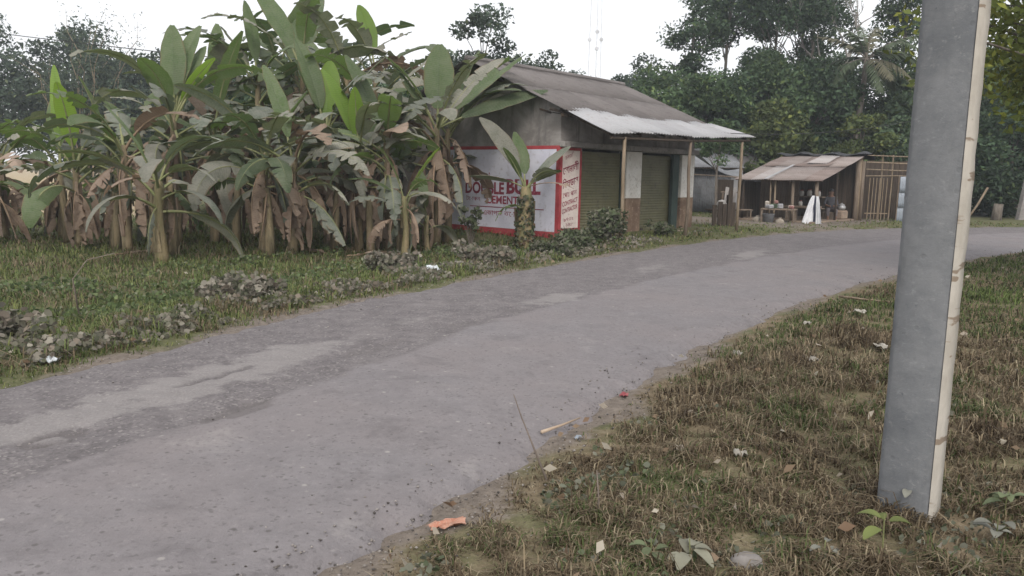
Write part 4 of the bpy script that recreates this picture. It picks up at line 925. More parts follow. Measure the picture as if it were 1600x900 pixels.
# crumpled tarpaulin along the high edge
rs = np.random.RandomState(8); nX, nY = 6, 26; V = []
for j in range(nY):
    for i in range(nX):
        x = 3.85+.16*i; y = -.3+j*.15; V.append((x+rs.uniform(-.05, .05), y, rz_(min(x, 4.2))+.07+.06*rs.rand()+.05*math.sin(j*.8)-(.35*(i-3) if i > 3 else 0)*.4))
F = [(j*nX+i, j*nX+i+1, (j+1)*nX+i+1, (j+1)*nX+i) for j in range(nY-1) for i in range(nX-1)]
obj('tarpaulin', np_mesh('tarpaulin', V, F, smooth_=True, mats=[M_tarp]), rf)
# walls of upright boards
def boards(parent, p0, p1, z0, z1, mat, n, name='wall_board', seed=0):
    rg = random.Random(seed); p0, p1 = Vector(p0), Vector(p1); d = (p1-p0)/n; L = d.length; an = math.atan2(d.y, d.x)
    mes = [MB().box(.004, L-.008, -.012, .012, 0, 1).mesh('wall_board', [mat]) for _ in (0,)]
    for k in range(n):
        o = obj(name, mes[0], parent); q = p0+d*k
        o.location = (q.x, q.y, z0); o.rotation_euler = (rg.uniform(-.01, .01), 0, an); o.scale = (1, rg.uniform(.8, 1.3), (z1-z0)*rg.uniform(.97, 1.0))
boards(stall, (4.15, .25), (4.15, 3.2), .1, rz_(4.15)-.1, M_dwood, 14, seed=1)
boards(stall, (4.1, 3.2), (.05, 3.2), .1, rz_(0)-.1, M_dwood, 18, seed=2)
boards(stall, (1.9, 1.55), (1.9, 3.15), .1, rz_(1.9)-.15, M_wood, 7, seed=3)
# shelf, counter
sh = MB().box(1.4, 1.75, .45, 1.5, .98, 1.02).box(1.4, 1.75, .45, 1.5, .55, .58).build('shelf', M_wood, stall)
ct = MB().box(.35, .95, .25, 1.45, .62, .67).box(.4, .9, .3, .36, .14, .62).box(.4, .9, 1.34, 1.4, .14, .62).build('counter', M_wood, stall)
def lathe(prof, n=10):
    mb = MB(); vs_ = []; fs = []
    for (r_, z) in prof:
        for k in range(n): vs_.append((r_*math.cos(2*math.pi*k/n), r_*math.sin(2*math.pi*k/n), z))
    for i in range(len(prof)-1):
        for k in range(n): fs.append((i*n+k, i*n+(k+1) % n, (i+1)*n+(k+1) % n, (i+1)*n+k))
    fs.append(tuple(reversed(range(n)))); fs.append(tuple((len(prof)-1)*n+k for k in range(n)))
    return mb.add(vs_, fs)
jar = [(.07, 0), (.085, .02), (.085, .15), (.06, .18), (.06, .2)]; lid = [(.066, .2), (.066, .23), (.03, .235)]
M_jar = simple('cloudy_jar', (.34, .32, .29), (.45, .42, .38), 4, None, .3, .05, spec=.5); M_lid = simple('red_lid', (.18, .05, .045), (.22, .07, .06), 4, None, .5, .05)
M_steelp = simple('dull_aluminium', (.35, .35, .36), (.45, .45, .45), 4, None, .4, .1, metal=.5)
def jar_at(x, y, z, lab, s=1.0, col=M_jar):
    wx, wy = st_world(x, y); t_ = thing('jar', lab, 'jar', (wx, wy, SZ+z), 0, 'jars in the tea stall'); t_.scale = (s, s, s)
    lathe(jar).build('body', col, t_, smooth_=True); lathe(lid).build('lid', M_lid, t_)
jar_at(1.55, .65, 1.025, 'pale jar on the stall shelf nearest the road'); jar_at(1.55, 1.0, 1.025, 'pale jar at middle of the stall shelf', 1.1); jar_at(1.55, 1.3, 1.025, 'pale jar at inner end of the stall shelf')
jar_at(.6, .5, .675, 'jar on the stall counter nearest the hanging cloth', .9); jar_at(.65, .95, .675, 'jar on the middle of the stall counter', .85)
wx, wy = st_world(3.2, .35); pot = thing('cooking_pot', 'pale pot standing on the mud hearth inside the stall', 'pot', (wx, wy, SZ+.48)); lathe([(.08, 0), (.15, .06), (.16, .14), (.11, .2), (.13, .22)]).build('body', M_steelp, pot, smooth_=True); lathe([(.125, .222), (.05, .26), (.02, .29)]).build('lid', M_steelp, pot)
wx, wy = st_world(3.2, .4); he = MB().box(-.3, .3, -.22, .22, 0, .36).build('mud_hearth', M_mud, None, (wx, wy, SZ+.12), (0, 0, SHOP_R), bevel=.05); tag(he, 'low mud hearth under the pot in the stall', 'hearth')
# wares table before the stall
wx, wy = st_world(-.75, 1.15); tb = thing('wares_table', 'low table heaped with wares before the stall', 'table', (wx, wy, 0.0), SHOP_R+.3)
MB().box(-.4, .4, -.6, .6, .52, .56).build('table_top', M_wood, tb)
for (x, y) in ((-.35, -.55), (.35, -.55), (.35, .55), (-.35, .55)): MB().box(x-.03, x+.03, y-.03, y+.03, 0, .52).build('leg', M_wood, tb)
rng = random.Random(31)
WC = [simple('wrapper_red', (.22, .11, .10), (.28, .16, .14), 6, None, .5, .1), simple('wrapper_cream', (.36, .32, .27), (.44, .40, .35), 6, None, .5, .1), simple('wrapper_grey', (.24, .24, .25), (.33, .33, .34), 6, None, .5, .1), simple('wrapper_green', (.10, .15, .09), (.15, .2, .12), 6, None, .5, .1)]
labs = ['red packet at the near end of the wares table', 'cream packet on the wares table', 'grey packet in the middle of the wares table', 'green packet on the wares table', 'second red packet on top of the wares heap', 'pale sack at the far end of the wares table', 'small grey packet at the table corner']
spots = ((-.2, -.45, 0), (.1, -.4, 1), (-.1, -.05, 2), (.15, .2, 3), (-.05, .1, 0), (0, .42, 1), (-.28, .3, 2))
for k, ((x, y, ci), lab) in enumerate(zip(spots, labs)):
    c_, s_ = math.cos(SHOP_R+.3), math.sin(SHOP_R+.3); zz = .565 if k != 4 else .74
    mb = MB(); w = rng.uniform(.09, .15); hgt_ = rng.uniform(.12, .2) if k != 5 else .26
    mb.poly([(-w, -w*.7, 0), (w, -w*.7, 0), (w*1.05, w*.7, 0), (-w, w*.7, 0)], (rng.uniform(-.02, .02), .01, hgt_))
    o = mb.build('packet', WC[ci], None, (wx+x*c_-y*s_, wy+x*s_+y*c_, zz), (0, 0, rng.uniform(0, 3)), bevel=.03); tag(o, lab, 'packet', 'wares on the table')
M_sack = simple('jute_sack', (.23, .20, .165), (.32, .285, .24), 8, (.17, .14, .11), .95, .4)
wx2, wy2 = st_world(-1.15, 1.35)
for k, (dx, dy, s, ci, lab) in enumerate(((0, 0, 1, 2, 'dark plant tub on the ground before the wares table'), (-.25, .45, .8, 1, 'pale sack slumped at the foot of the wares table'), (.35, -.2, .7, 1, 'small pale sack under the wares table'))):
    o = lathe([(.2*s, 0), (.25*s, .06*s), (.22*s, .2*s), (.15*s, .28*s), (.07*s, .3*s), (.1*s, .36*s)] if ci == 1 else [(.17*s, 0), (.22*s, .36*s), (.235*s, .38*s), (.2*s, .38*s), (.17*s, .3*s)]).build('sack' if ci == 1 else 'tub', M_sack if ci == 1 else M_gtin, None, (wx2+dx, wy2+dy, 0.0), (0, 0, k), smooth_=True); tag(o, lab, 'sack' if ci == 1 else 'tub')
# bench
wx, wy = st_world(-.5, 2.9); bn = thing('bench', 'plain low wooden bench left of the wares table', 'bench', (wx, wy, 0), SHOP_R+.9)
MB().box(-.17, .17, -.55, .55, .42, .46).build('seat', M_wood, bn)
for (x, y) in ((-.13, -.48), (.13, -.48), (.13, .48), (-.13, .48)): MB().box(x-.025, x+.025, y-.025, y+.025, 0, .42).build('leg', M_wood, bn)
# white cloth hung on the front post
wx, wy = st_world(-.14, .10); hc = thing('hanging_cloth', 'long white cloth with dark stripe hung on the stall post', 'cloth', (wx, wy, 0), SHOP_R-1.0)
def drape(x0t, x1t, x0b, x1b, zt, zb, seed, depth=.05):
    rs_ = np.random.RandomState(seed); n, mrow = 13, 12; V = []
    for j in range(mrow):
        k = j/(mrow-1); a, b_ = x0t+(x0b-x0t)*k**.8, x1t+(x1b-x1t)*k**.8
        for i in range(n):
            u = i/(n-1); V.append((a+(b_-a)*u, depth*math.sin(u*14+seed+k*1.5)*(.25+k)*.8+.02*math.sin(k*7+i), zt+(zb-zt)*k+(.03*math.sin(u*9+seed)*k)))
    nn = len(V); V += [(x, y+.012, z) for (x, y, z) in V]
    F = [(j*n+i, j*n+i+1, (j+1)*n+i+1, (j+1)*n+i) for j in range(mrow-1) for i in range(n-1)]; F += [tuple(q+nn for q in reversed(f)) for f in F]
    return np_mesh('cloth_panel', V, F, smooth_=True, mats=[M_cloth])
obj('cloth_panel', drape(-.10, -.02, -.40, -.03, 1.06, .06, 1), hc); obj('cloth_panel', drape(.02, .12, .07, .27, 1.04, .02, 2), hc)
o = obj('dark_stripe', drape(-.03, .03, -.05, .09, 1.02, .05, 3, .02), hc); o.data.materials.clear(); o.data.materials.append(M_navy); o.location = (0, .03, 0)
MB().tube([(0, .02, 1.04), (0, .06, 1.10), (0, .12, 1.06)], .012, 5).build('hook', M_dwood, hc)

# seated person inside the stall
px_, py_ = st_world(2.75, .62)
seat = MB().box(-.25, .25, -.2, .2, 0, .30).build('wooden_block', M_wood, None, (px_, py_, SZ+.12), (0, 0, SHOP_R), bevel=.02); tag(seat, 'wooden block seat under the person in the stall', 'seat')
pe = thing('person', 'person in dark shirt seated in the shade of the stall', 'person', (px_, py_, SZ+.42), SHOP_R-R(60))
J = {'pel': (0, 0, .09, .15), 'sp': (0, .03, .3, .15), 'ch': (0, .02, .48, .165), 'nk': (0, .0, .62, .06), 'hd': (0, -.03, .72, .085), 'ht': (0, -.03, .82, .075),
     'sl': (-.17, .02, .52, .07), 'el': (-.24, -.10, .29, .05), 'wl': (-.10, -.30, .22, .036), 'hl': (-.04, -.37, .22, .035), 'sr': (.17, .02, .52, .07), 'er': (.24, -.10, .29, .05), 'wr': (.10, -.30, .22, .036), 'hr': (.04, -.37, .24, .035),
     'tl': (-.10, -.02, .06, .10), 'kl': (-.15, -.42, .08, .075), 'al': (-.14, -.46, -.28, .045), 'fl': (-.15, -.60, -.31, .035), 'tr': (.10, -.02, .06, .10), 'kr': (.15, -.42, .08, .075), 'ar': (.14, -.46, -.28, .045), 'fr': (.15, -.60, -.31, .035)}
E = [('pel', 'sp'), ('sp', 'ch'), ('ch', 'nk'), ('nk', 'hd'), ('hd', 'ht'), ('ch', 'sl'), ('sl', 'el'), ('el', 'wl'), ('wl', 'hl'), ('ch', 'sr'), ('sr', 'er'), ('er', 'wr'), ('wr', 'hr'), ('pel', 'tl'), ('tl', 'kl'), ('kl', 'al'), ('al', 'fl'), ('pel', 'tr'), ('tr', 'kr'), ('kr', 'ar'), ('ar', 'fr')]
keys = list(J); sk = bpy.data.meshes.new('body'); sk.from_pydata([J[k][:3] for k in keys], [(keys.index(a), keys.index(b_)) for a, b_ in E], [])
so = bpy.data.objects.new('body', sk); COL.objects.link(so); md = so.modifiers.new('skin', 'SKIN'); so.modifiers.new('sub', 'SUBSURF').levels = 2
for i, k in enumerate(keys): sk.skin_vertices[0].data[i].radius = (J[k][3], J[k][3]); sk.skin_vertices[0].data[i].use_root = (k == 'pel')
dg = bpy.context.evaluated_depsgraph_get(); dg.update(); bme = bpy.data.meshes.new_from_object(so.evaluated_get(dg)); bpy.data.objects.remove(so)
M_skin = simple('brown_skin', (.16, .09, .06), (.19, .11, .075), 6, None, .6, .05); M_shirt = simple('dark_shirt', (.05, .05, .06), (.075, .075, .085), 6, None, .95, .1); M_lungi = simple('checked_lungi', (.10, .09, .10), (.16, .14, .14), 9, None, .95, .1)
bme.materials.clear()
for mt in (M_skin, M_shirt, M_lungi): bme.materials.append(mt)
for p in bme.polygons:
    c_ = p.center; p.use_smooth = True
    p.material_index = 0 if (c_.z > .585 or c_.z < -.15 or (c_.y < -.2 and c_.z > .16)) else (1 if c_.z > .17 else 2)
obj('body', bme, pe)
hm = lathe([(.07, 0), (.092, .03), (.088, .07), (.06, .11), (.02, .125)], 12); hair = hm.build('hair', M_tarp, pe, (0, -.015, .775), smooth_=True)
fm = MB(); fm.poly([(-.012, -.118, .73), (.012, -.118, .73), (0, -.112, .765)], (0, -.02, -.01)); fm.build('nose', M_skin, pe)
for x in (-.035, .035): MB().box(x-.014, x+.014, -.118, -.108, .757, .768).build('eye', M_tarp, pe)
MB().box(-.025, .025, -.117, -.106, .695, .702).build('mouth', M_lungi, pe)
for x in (-.085, .085): MB().box(x-.01, x+.01, -.05, -.02, .72, .775).build('ear', M_skin, pe)

# bamboo frame stall to the right of the tea stall
bx0 = np.array([13.95, 31.9]); bd = np.array([.985, .17])
bf = thing('bamboo_stall', 'open bamboo lattice stall frame beside the tea stall', 'stall', (bx0[0], bx0[1], 0), math.atan2(bd[1], bd[0]))
rng = random.Random(8)
for k, z in enumerate((2.62, 2.36, 2.08, 1.82)): MB().tube([(-.1, 0, z), (1.4, .02, z+rng.uniform(-.03, .03)), (3.4, 0, z+rng.uniform(-.03, .03))], .022, 6).build('rail', M_bamb, bf)
for x in (.6, 1.05, 2.35, 3.3): MB().tube([(x, .04, -.05), (x+.02, .04, 1.4), (x, .04, 2.66)], .028, 6).build('upright', M_bamb, bf)
for x in (.12, .27, .42, .56, .72, .88): MB().tube([(x, .05, .1), (x+.01, .05, 1.75)], .018, 5).build('slat', M_bamb, bf)
MB().tube([(0, .05, .35), (1.0, .05, .35)], .02, 5).build('rail', M_bamb, bf)
boards(bf, (.0, 1.4), (3.6, 1.3), 0, 2.5, M_dwood, 16, seed=5)
ts = thing('tin_sheet', 'bluish tin sheet propped upright against the bamboo frame', 'tin sheet', (bx0[0]+1.35*bd[0], bx0[1]+1.35*bd[1]-.10, 0), math.atan2(bd[1], bd[0]))
for k, z in enumerate((0, .6, 1.2)): obj('panel', corrugated('panel', .95, .62, 9, .012, M_bluetin, seed=k), ts).matrix_local = slope_matrix((0, -.02*k, z), (0, -.02*k+.01, z+.6), (1, 0, 0))
MB().tube([(-.02, .03, 0), (-.02, .03, 1.85)], .025, 5).tube([(.97, .03, 0), (.97, .03, 1.85)], .025, 5).build('back_rail', M_wood, ts)

# tin house and clutter left of the stall
hx, hy = 8.9, 36.5
th = thing('tin_house', 'low grey tin-walled house in shade between shop and stall', 'house', (hx, hy, 0), R(8))
for k in range(6): obj('wall_sheet', corrugated('wall_sheet', .80, 2.0, 8, .014, M_gtin, seed=80+k), th).matrix_local = slope_matrix((-1.2+k*.76, .01*(k % 2), 0), (-1.2+k*.76, .01*(k % 2), 1), (1, 0, 0))
MB().box(.30, 1.05, -.05, -.02, .05, 1.55).build('door', M_dwood, th)
wn_ = MB().box(1.75, 2.35, -.06, -.03, .75, 1.35).build('window', M_dwood, th); MB().box(1.68, 1.74, -.075, -.03, .7, 1.4).box(2.36, 2.42, -.075, -.03, .7, 1.4).box(1.68, 2.42, -.075, -.03, 1.41, 1.47).build('window_frame', M_white, wn_)
for x in (1.2, 2.6): MB().box(x-.28, x+.28, -.03, -.02, .1, 1.7).build('patched_panel', M_tin if x < 2 else M_gtin, th)
hr = MB().tube([(-1.3, -.5, 2.05), (3.4, -.5, 2.05)], .03, 5).build('roof', M_dwood, th)
for k in range(7): obj('roof_sheet', corrugated('roof_sheet', .72, 2.3, 8, .014, M_gtin if k < 4 else simple('dark_roof_tin', (.075, .07, .07), (.11, .10, .10), 1.5, None, .8, .2), seed=90+k), hr).matrix_local = slope_matrix((-1.4+k*.68, -.55, 2.08+.01*(k % 2)), (-1.4+k*.68, .45, 2.5+.01*(k % 2)), (1, 0, 0))
MB().tube([(1.2, 1.45, 2.98), (3.5, 1.45, 2.98)], .06, 6).build('ridge_pipe', M_tin, hr)
# tarpaulin slung over poles
tp = thing('slung_tarpaulin', 'grey tarpaulin slung slackly over a rail behind the shop', 'tarpaulin', (8.4, 33.9, 0), R(-10))
V = []; n1_, n2_ = 12, 8
for j in range(n2_):
    for i in range(n1_):
        u, w = i/(n1_-1), j/(n2_-1); V.append((-1.0+2.2*u, -.1+w*1.2, 2.75-1.25*u*(1-.4*w)-.35*math.sin(math.pi*u)*(.4+w*.4)+.05*math.sin(u*9+w*5)))
nn = len(V); V += [(x, y, z-.012) for x, y, z in V]
F = [(j*n1_+i, j*n1_+i+1, (j+1)*n1_+i+1, (j+1)*n1_+i) for j in range(n2_-1) for i in range(n1_-1)]; F += [tuple(q+nn for q in reversed(f)) for f in F]
obj('sheet', np_mesh('sheet', V, F, smooth_=True, mats=[simple('grey_tarpaulin', (.14, .145, .155), (.19, .195, .205), 2, None, .7, .3)]), tp)
for (x, y, h) in ((-1.0, -.1, 2.76), (1.2, -.1, 1.52), (-1.0, 1.1, 2.76), (1.2, 1.1, 2.0)): MB().tube([(x, y, -.05), (x+.02, y, h)], .03, 6).build('prop', M_wood, tp)
MB().tube([(-1.05, -.12, 1.75), (2.2, -.12, 1.62)], .03, 5).build('rail', M_wood, tp)
# leaning planks
rng = random.Random(14)
labs = ['leftmost of the grey planks leaning left of the stall', 'second from left of the leaning grey planks', 'third from left of the leaning grey planks', 'fourth from left of the leaning grey planks', 'third from right of the leaning grey planks', 'second from right of the leaning grey planks', 'rightmost of the leaning grey planks, nearest the stall']
rail = MB().tube([(-.1, 0, 1.05), (1.9, 0, 1.05)], .03, 6).tube([(0, .02, -.05), (0, .02, 1.1)], .04, 6).tube([(1.8, .02, -.05), (1.8, .02, 1.1)], .04, 6).build('rail_fence', M_wood, None, (8.55, 32.95, 0), (0, 0, R(5))); tag(rail, 'short wooden rail behind the leaning planks', 'fence')
for k in range(7):
    o = MB().box(-.07, .07, -.015, .015, 0, 1.35).build('plank', simple('grey_plank', (.25, .235, .225), (.34, .32, .305), 3, (.16, .14, .13), .9, .3, stretch=(4, 4, .5)), None, (8.5+k*.26, 32.5+k*.02, 0), (R(-19), R(14+rng.uniform(-3, 3)), R(5))); tag(o, labs[k], 'plank', 'planks leaning left of the stall')
# dark board stack at the end of the shop
db = thing('board_bin', 'dark upright boards forming a bin at the shop end', 'bin', (6.55, 26.1, 0), SHOP_R-.55)
bmx = MB().box(-.075, .075, -.02, .02, 0, 1).mesh('board', [M_dwood]); rng = random.Random(2)
for k in range(5):
    o = obj('board', bmx, db, None, (k*.17, rng.uniform(-.03, .03), -.05), (rng.uniform(-.03, .03), rng.uniform(-.05, .05), 0)); o.scale = (1, 1, rng.uniform(.75, 1.25))
for k in range(3):
    o = obj('board', bmx, db, None, (.74, .15+k*.17, -.05), (0, rng.uniform(-.04, .04), R(90))); o.scale = (1, 1, rng.uniform(.8, 1.15))
MB().box(-.1, .8, .03, .5, .55, .6).build('inner_shelf', M_dwood, db)
rg = lathe([(.05, 0), (.17, .03), (.19, .14), (.12, .27), (.03, .31)], 9).build('cloth_bundle', simple('grey_rag', (.30, .28, .26), (.42, .40, .38), 6, None, .95, .4), None, (6.85, 26.55, .6), (0, .2, 1), smooth_=True); tag(rg, 'pale cloth bundle lying on the dark boards', 'bundle')

# right side beyond the road: stump, leaning bamboo, low rail
o = MB().tube([(0, 0, -.1), (.02, 0, .4), (.05, 0, .75)], [.24, .2, .19], 9).build('tree_stump', M_bark, None, (21.2, 35.3, 0), smooth_=True); tag(o, 'grey stump standing left of the far pole', 'stump')
o = MB().tube([(0, 0, 0), (.45, .05, .7), (.85, .1, 1.45)], .045, 6).build('bamboo_stake', M_bamb, None, (19.5, 34.6, 0), smooth_=True); tag(o, 'bamboo stake leaning right beyond the road', 'stake')
lr = thing('low_rail', 'low bent bamboo rail beyond the road right of near pole', 'rail', (17.8, 33.6, 0))
MB().tube([(-.6, 0, .42), (.4, 0, .40), (.75, 0, .48)], .028, 6).build('rail', M_bamb, lr)
for x in (-.4, .5): MB().tube([(x, .03, -.05), (x+.03, .03, .75 if x > 0 else .45)], .03, 6).build('stake', M_bamb, lr)
#PART5
# ------------------------------------------------------------------ grass, creepers and weeds
def grass(name, label, seed, n, r0, r1, a0, a1, side, hgt, dens_edge, palette, wl=1.6):
    rs = np.random.RandomState(seed); r = r0*np.exp(rs.rand(n)*math.log(r1/r0)); a = rs.uniform(a0, a1, n)
    x = r*np.sin(a); y = r*np.cos(a); info = road_info(x, y); sd, left = info
    em, _ = earth_mask(x, y, sd, left)
    s_ = shop_s(x, y); o_ = (x-SHOP_C[0])*SHOP_B[0]+(y-SHOP_C[1])*SHOP_B[1]
    inshop = (s_ > -.05) & (s_ < 6.9) & (o_ > -.5)
    patch = fnoise(x, y, wl, seed % 5+14); clump = fnoise(x, y, .45, seed % 5+20)
    p = sstep(sd, *dens_edge)*np.clip(.62+.5*clump+.25*fnoise(x, y, 1.1, 17), .06, 1)*(1-.85*em)
    keep = (sd > .02) & (left == side) & (rs.rand(n) < p) & ~inshop
    x, y, r, patch, clump = x[keep], y[keep], r[keep], patch[keep], clump[keep]; sd = sd[keep]; n = len(x)
    z = gz(x, y, (sd, left[keep]))
    h = rs.uniform(hgt[0], hgt[1], n)*(1+.55*clump)*np.where(rs.rand(n) < .04, 1.7, 1)*sstep(sd, -.3, .7)*np.clip(r/5, .75, 1.15)*(1-.45*sstep(shop_s(x, y), -.5, 1.5)*left[keep])
    w = .0018+.00042*r; az = rs.uniform(0, 6.283, n); bend = rs.uniform(.35, 1.7, n)
    d = np.stack([np.cos(az), np.sin(az), np.zeros(n)], 1); s = np.stack([-np.sin(az), np.cos(az), np.zeros(n)], 1)
    P = np.stack([x, y, z-.01], 1); up = np.array([0, 0, 1.])
    M1 = P+up*(h*.62)[:, None]+d*(h*.28*bend)[:, None]; T = P+up*(h*np.maximum(1-.45*bend, .15))[:, None]+d*(h*.95*bend)[:, None]
    W = s*w[:, None]
    V = np.stack([P-W, P+W, M1-W*.8, M1+W*.8, T], 1).reshape(-1, 3)
    b5 = np.arange(n)[:, None]*5; F = (b5[:, :, None]+np.array([[0, 1, 2], [1, 3, 2], [2, 3, 4]])[None]).reshape(-1, 3)
    pal = np.array(palette); g = np.clip(.5+.42*patch+rs.normal(0, .3, n), 0, .999)
    c = pal[(g*len(pal)).astype(int)]*rs.uniform(.7, 1.25, (n, 1))
    o = obj(name, np_mesh(name, V, F, col=np.repeat(c, 5, 0), mats=[M_grass])); tag(o, label, 'grass', None, 'stuff'); return o
pale_ = (.30, .25, .17); olive_ = (.125, .125, .062); straw = (.225, .178, .115); tan_ = (.155, .118, .077); brown = (.085, .062, .04); dgreen = (.052, .065, .029); mgreen = (.078, .105, .036); lgreen = (.122, .162, .052); ygreen = (.165, .182, .066)
grass('verge_grass', 'short dry grass on the near right verge', 3, 260000, 2.0, 9.0, R(-25), R(50), False, (.04, .115), (0.0, .45), [brown, tan_, straw, pale_, straw, tan_, brown, tan_, straw, olive_, pale_, mgreen], 1.5)
grass('far_verge_grass', 'greener grass on the right verge towards the bend', 4, 150000, 9.0, 36, R(5), R(52), False, (.04, .10), (0.0, .5), [tan_, brown, mgreen, straw, dgreen, mgreen, mgreen, lgreen], 5)
grass('roadside_grass', 'green grass between the left road edge and the banana plants', 5, 360000, 4.6, 38, R(-50), R(40), True, (.05, .15), (-.15, .3), [straw, tan_, mgreen, lgreen, mgreen, ygreen, lgreen, ygreen], 2.2)

def ground_leaves(name, label, seed, n, r0, r1, a0, a1, side, lo, hi, size, pal, wl, thr, height, droop=.0):
    rs = np.random.RandomState(seed); r = r0*np.exp(rs.rand(n)*math.log(r1/r0)); a = rs.uniform(a0, a1, n)
    x = r*np.sin(a); y = r*np.cos(a); sd, left = road_info(x, y)
    s_ = shop_s(x, y); o_ = (x-SHOP_C[0])*SHOP_B[0]+(y-SHOP_C[1])*SHOP_B[1]
    f = fnoise(x, y, wl, seed % 6+2)+.35*fnoise(x, y, wl*.35, seed % 6+9)
    keep = (left == side) & (sd > lo) & (sd < hi) & (f > thr+1.2*sstep(s_, .0, 2.0)) & ~((s_ > -.05) & (s_ < 6.9) & (o_ > -.45)) & (earth_mask(x, y, sd, left)[0] < .6)
    x, y, f, r = x[keep], y[keep], f[keep], r[keep]; z = gz(x, y, (sd[keep], left[keep])); n = len(x)
    mound = np.clip((f-thr)*1.6, .12, 1)*height
    C = np.stack([x, y, z+mound*rs.uniform(.25, 1.05, n)+.01], 1)
    pal = np.array(pal); c = pal[rs.randint(0, len(pal), n)]*rs.uniform(.7, 1.25, (n, 1))
    V, F, cc = leaf_cloud(C, np.clip(size*(.75+r*.02), 0, size*1.4), rs, c, .55, .85, .15, hexa=True)
    o = obj(name, np_mesh(name, V, F, col=cc, mats=[M_weed])); tag(o, label, 'plants', None, 'stuff'); return o
dusty = [(.215, .195, .16), (.165, .158, .12), (.255, .235, .195), (.12, .125, .085), (.20, .168, .135)]
green_ = [(.11, .15, .06), (.085, .12, .05), (.145, .18, .08), (.095, .13, .06), (.175, .185, .12)]
ground_leaves('dusty_creeper', 'dust covered creeper leaves along the left road edge', 7, 95000, 5.0, 24, R(-50), R(14), True, .3, 1.35, .06, dusty, 2.3, -.3, .12)
ground_leaves('green_weeds', 'low green weeds in front of the banana plants', 8, 80000, 6, 26, R(-50), R(18), True, 1.1, 6.5, .06, green_, 2.6, .12, .15)
ground_leaves('verge_weeds', 'small grey green weeds in the near right verge grass', 9, 9000, 2.2, 8, R(-12), R(48), False, .3, 9, .04, [(.14, .15, .11), (.10, .12, .07), (.18, .18, .14)], 1.1, .42, .07)
# pebbles and crumbs of asphalt along the road edges
rs = np.random.RandomState(21); n = 26000; r = 2.6*np.exp(rs.rand(n)*math.log(22/2.6)); a = rs.uniform(R(-48), R(40), n); x = r*np.sin(a); y = r*np.cos(a); sd, left = road_info(x, y)
keep = (np.abs(sd-.05) < rs.exponential(.16, n)) | (rs.rand(n) < .06); keep &= sd < .6; x, y, sd, left, r = x[keep], y[keep], sd[keep], left[keep], r[keep]; n = len(x)
vin = np.clip(-sd/2.0, 0, 1); z = np.where(sd < -.12, .045, gz(x, y, (sd, left))+.012)
s = rs.uniform(.003, .009, n)*(1+r*.03)
octa = np.array([(1, 0, 0), (-1, 0, 0), (0, 1, 0), (0, -1, 0), (0, 0, .7), (0, 0, -.7)]); of = np.array([(0, 2, 4), (2, 1, 4), (1, 3, 4), (3, 0, 4), (2, 0, 5), (1, 2, 5), (3, 1, 5), (0, 3, 5)])
V = (np.stack([x, y, z], 1)[:, None]+octa[None]*s[:, None, None]*rs.uniform(.6, 1.4, (n, 6, 1))).reshape(-1, 3); F = (np.arange(n)[:, None, None]*6+of[None]).reshape(-1, 3)
c = np.array([(.26, .235, .215), (.16, .145, .135), (.09, .08, .075), (.33, .30, .28)])[rs.randint(0, 4, n)]
o = obj('pebbles', np_mesh('pebbles', V, F, col=np.repeat(c, 6, 0), mats=[M_weed])); tag(o, 'loose stones and crumbs along the road edges', 'stones', None, 'stuff')
# fallen leaves in the grass
rs = np.random.RandomState(33); n = 420; r = 2.6*np.exp(rs.rand(n)*math.log(18/2.6)); a = rs.uniform(R(-45), R(48), n); x = r*np.sin(a); y = r*np.cos(a); info = road_info(x, y); keep = (info[0] > .05) & (info[0] < 6); x, y = x[keep], y[keep]
z = gz(x, y, (info[0][keep], info[1][keep])); C = np.stack([x, y, z+.06], 1); c = np.array([(.38, .33, .27), (.26, .19, .13), (.42, .38, .31), (.18, .12, .08)])[rs.randint(0, 4, len(x))]
V, F, cc = leaf_cloud(C, .065, rs, c, .7, .55); o = obj('fallen_leaves', np_mesh('fallen_leaves', V, F, col=cc, mats=[M_weed])); tag(o, 'dry fallen leaves scattered in the verge grass', 'leaves', None, 'stuff')

# bushes standing by the shop front and in the verge
def bush(seed, label, x, y, rad, h, nl, leaf, pal, name='bush', cat='bush', flat=.35):
    rs = np.random.RandomState(seed); z = gz1(x, y); t = thing(name, label, cat, (x, y, z), 0, 'bushes along the left verge')
    nb = 12; K = np.stack([rs.uniform(-1, 1, nb)*rad*.75, rs.uniform(-1, 1, nb)*rad*.75, h*rs.uniform(.35, .85, nb)], 1); idx = rs.randint(0, nb, nl)
    g = rs.normal(size=(nl, 3)); g /= np.linalg.norm(g, axis=1)[:, None]; C = K[idx]+g*(rad*.4*rs.rand(nl)**.4)[:, None]*np.array([1, 1, .8]); C[:, 2] = np.abs(C[:, 2])+.02
    pal = np.array(pal); c = pal[rs.randint(0, len(pal), nl)]*rs.uniform(.7, 1.25, (nl, 1)); V, F, cc = leaf_cloud(C, leaf, rs, c, flat, .75, .1, hexa=True)
    obj('foliage', np_mesh('foliage', V, F, col=cc, mats=[M_weed]), t)
    mb = MB()
    for k in K: mb.tube([(0, 0, -.03), (k[0]*.5, k[1]*.5, k[2]*.55), tuple(k)], [.014, .010, .004], 4, cap=False)
    mb.build('stems', M_bark, t)
mixp = [(.11, .12, .075), (.075, .095, .05), (.16, .155, .12), (.09, .11, .06)]
bush(1, 'leafy bush before the first green shutter', 2.35, 19.1, .62, .75, 1500, .10, mixp)
bush(2, 'smaller bush right of the sign corner', 1.55, 18.6, .5, .5, 900, .09, mixp)
bush(3, 'dusty brown mound of leaves below the short banana plant', -2.05, 13.9, .5, .34, 900, .085, dusty)
bush(4, 'dusty mound of leaves right of the white plastic bag', -.55, 14.6, .55, .3, 900, .085, dusty)
bush(5, 'dusty weed mound below the ivy covered banana trunk', .75, 16.2, .5, .2, 700, .085, mixp)
